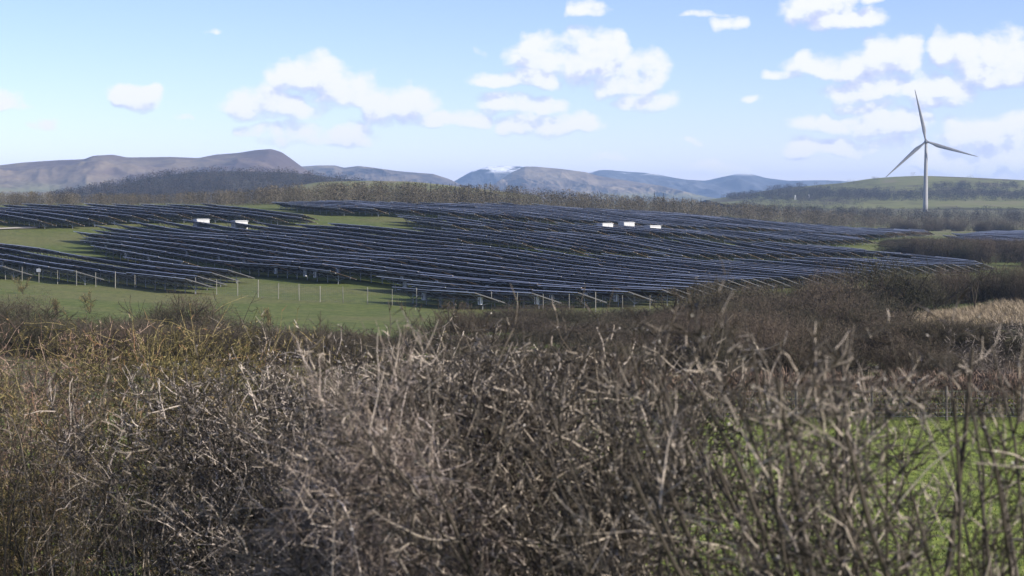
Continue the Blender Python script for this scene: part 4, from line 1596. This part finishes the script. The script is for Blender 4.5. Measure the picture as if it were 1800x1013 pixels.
bush(1050, 8.2, 602, 230, 'blackthorn right of the middle with leaning shoots', BRN, 17, stems=16, tw=.0029, lean=LN, r0=.010, leaves=2400, leaf_mat='lichen', leaf=.011)
bush(1150, 7.2, 612, 200, 'blackthorn where the hedge starts to thin out', BRN, 18, stems=14, tw=.0026, lean=LN, dens=.75, r0=.012)
bush(960, 7.6, 790, 260, 'low leaning blackthorn in front of the middle of the hedge', BRN, 19, stems=14, tw=.0026, lean=LN, dens=.8, r0=.012)
bush(1070, 7.0, 800, 220, 'low blurred blackthorn right of the middle, near the lens', BRN, 20, stems=12, tw=.0022, lean=LN, dens=.6, r0=.011)
bramble(650, 7.2, 702, 200, 'pale pinkish dead bramble mound with arching canes', 13, 40, 1300, 7000)
bramble(720, 7.1, 800, 190, 'tan dead bramble tangle low in the middle of the hedge', 14, 30, 900, 6000)
bramble(40, 14.5, 690, 150, 'brown wispy bramble low at the left edge of the hedge', 27, 14, 320, 1500, 'twig_brown')
bramble(190, 14.0, 830, 130, 'brown bramble stalks low in the left corner of the hedge', 28, 12, 260, 1000, 'twig_brown')
# near part at the right: tall blurred stems, the field shows between them
RIGHT = [(1215, 6.4, 620, 'thin near shrub left of the green gap in the hedge', 9, .36, .011),
         (1310, 6.0, 606, 'blurred shrub at the left end of the green field', 7, .22, .011),
         (1400, 5.7, 596, 'blurred sparse shrub in front of the green field', 6, .13, .011),
         (1490, 5.4, 590, 'blurred sparse shrub left of the dark upright stems', 6, .12, .013),
         (1580, 5.2, 584, 'blurred shrub of dark upright stems at the right', 7, .15, .014),
         (1670, 5.0, 600, 'blurred shrub with pale cut shoots at the right', 7, .18, .011),
         (1750, 4.9, 596, 'thickest blurred dark stems near the right edge', 7, .20, .017),
         (1840, 4.8, 606, 'blurred shrub cut by the right edge of the picture', 7, .18, .011),
         (1930, 4.8, 600, 'blurred shrub just past the right edge with twigs reaching in', 7, .18, .011)]
for i, (px, Y, top, lab, st, dn, r) in enumerate(RIGHT):
    bush(px, Y, top, 170, lab, BRN, 121 + i, stems=st, tw=.0021, lean=LN, dens=dn, r0=r, side_l=(.12, .30), tl=(.02, .07), leaves=500, leaf_mat='lichen', leaf=.010, splay=.22, single=True)

# dry grass under the hedge, tufts of the near field
rng = np.random.default_rng(61)
n = 9000
px = rng.uniform(-150, 1200, n)
Y = rng.uniform(9, 20, n)
blades('dry_grass', (px - CX) / F * Y, Y, .55, .0035, 'straw', 62, 'dry straw-coloured grass growing up through the foot of the hedge')
n = 60000
Y = 20 + 48 * rng.uniform(0, 1, n) ** .8
px = rng.uniform(1000, 1950, n)
blades('field_grass', (px - CX) / F * Y, Y, .08, .010, 'green_leaf', 63, 'bright green grass of the field seen through the hedge', lean=(-.05, 0))


# ------------------------------------------------------------------ haze
def haze():
    m = bpy.data.materials.new('haze')
    m.use_nodes = True
    m.node_tree.nodes.clear()
    g = G(m.node_tree)
    v = g.node('ShaderNodeVolumePrincipled', {'Color': (.43, .64, 1.0, 1), 'Density': 8.2e-5, 'Anisotropy': .1})
    g.node('ShaderNodeOutputMaterial', {1: v.outputs[0]})
    b = MB()
    b.box(-12600, 12600, -400, 11650, -32, 138)
    o = put('haze', b.mesh('haze', [m]))
    tag(o, kind='stuff')


haze()
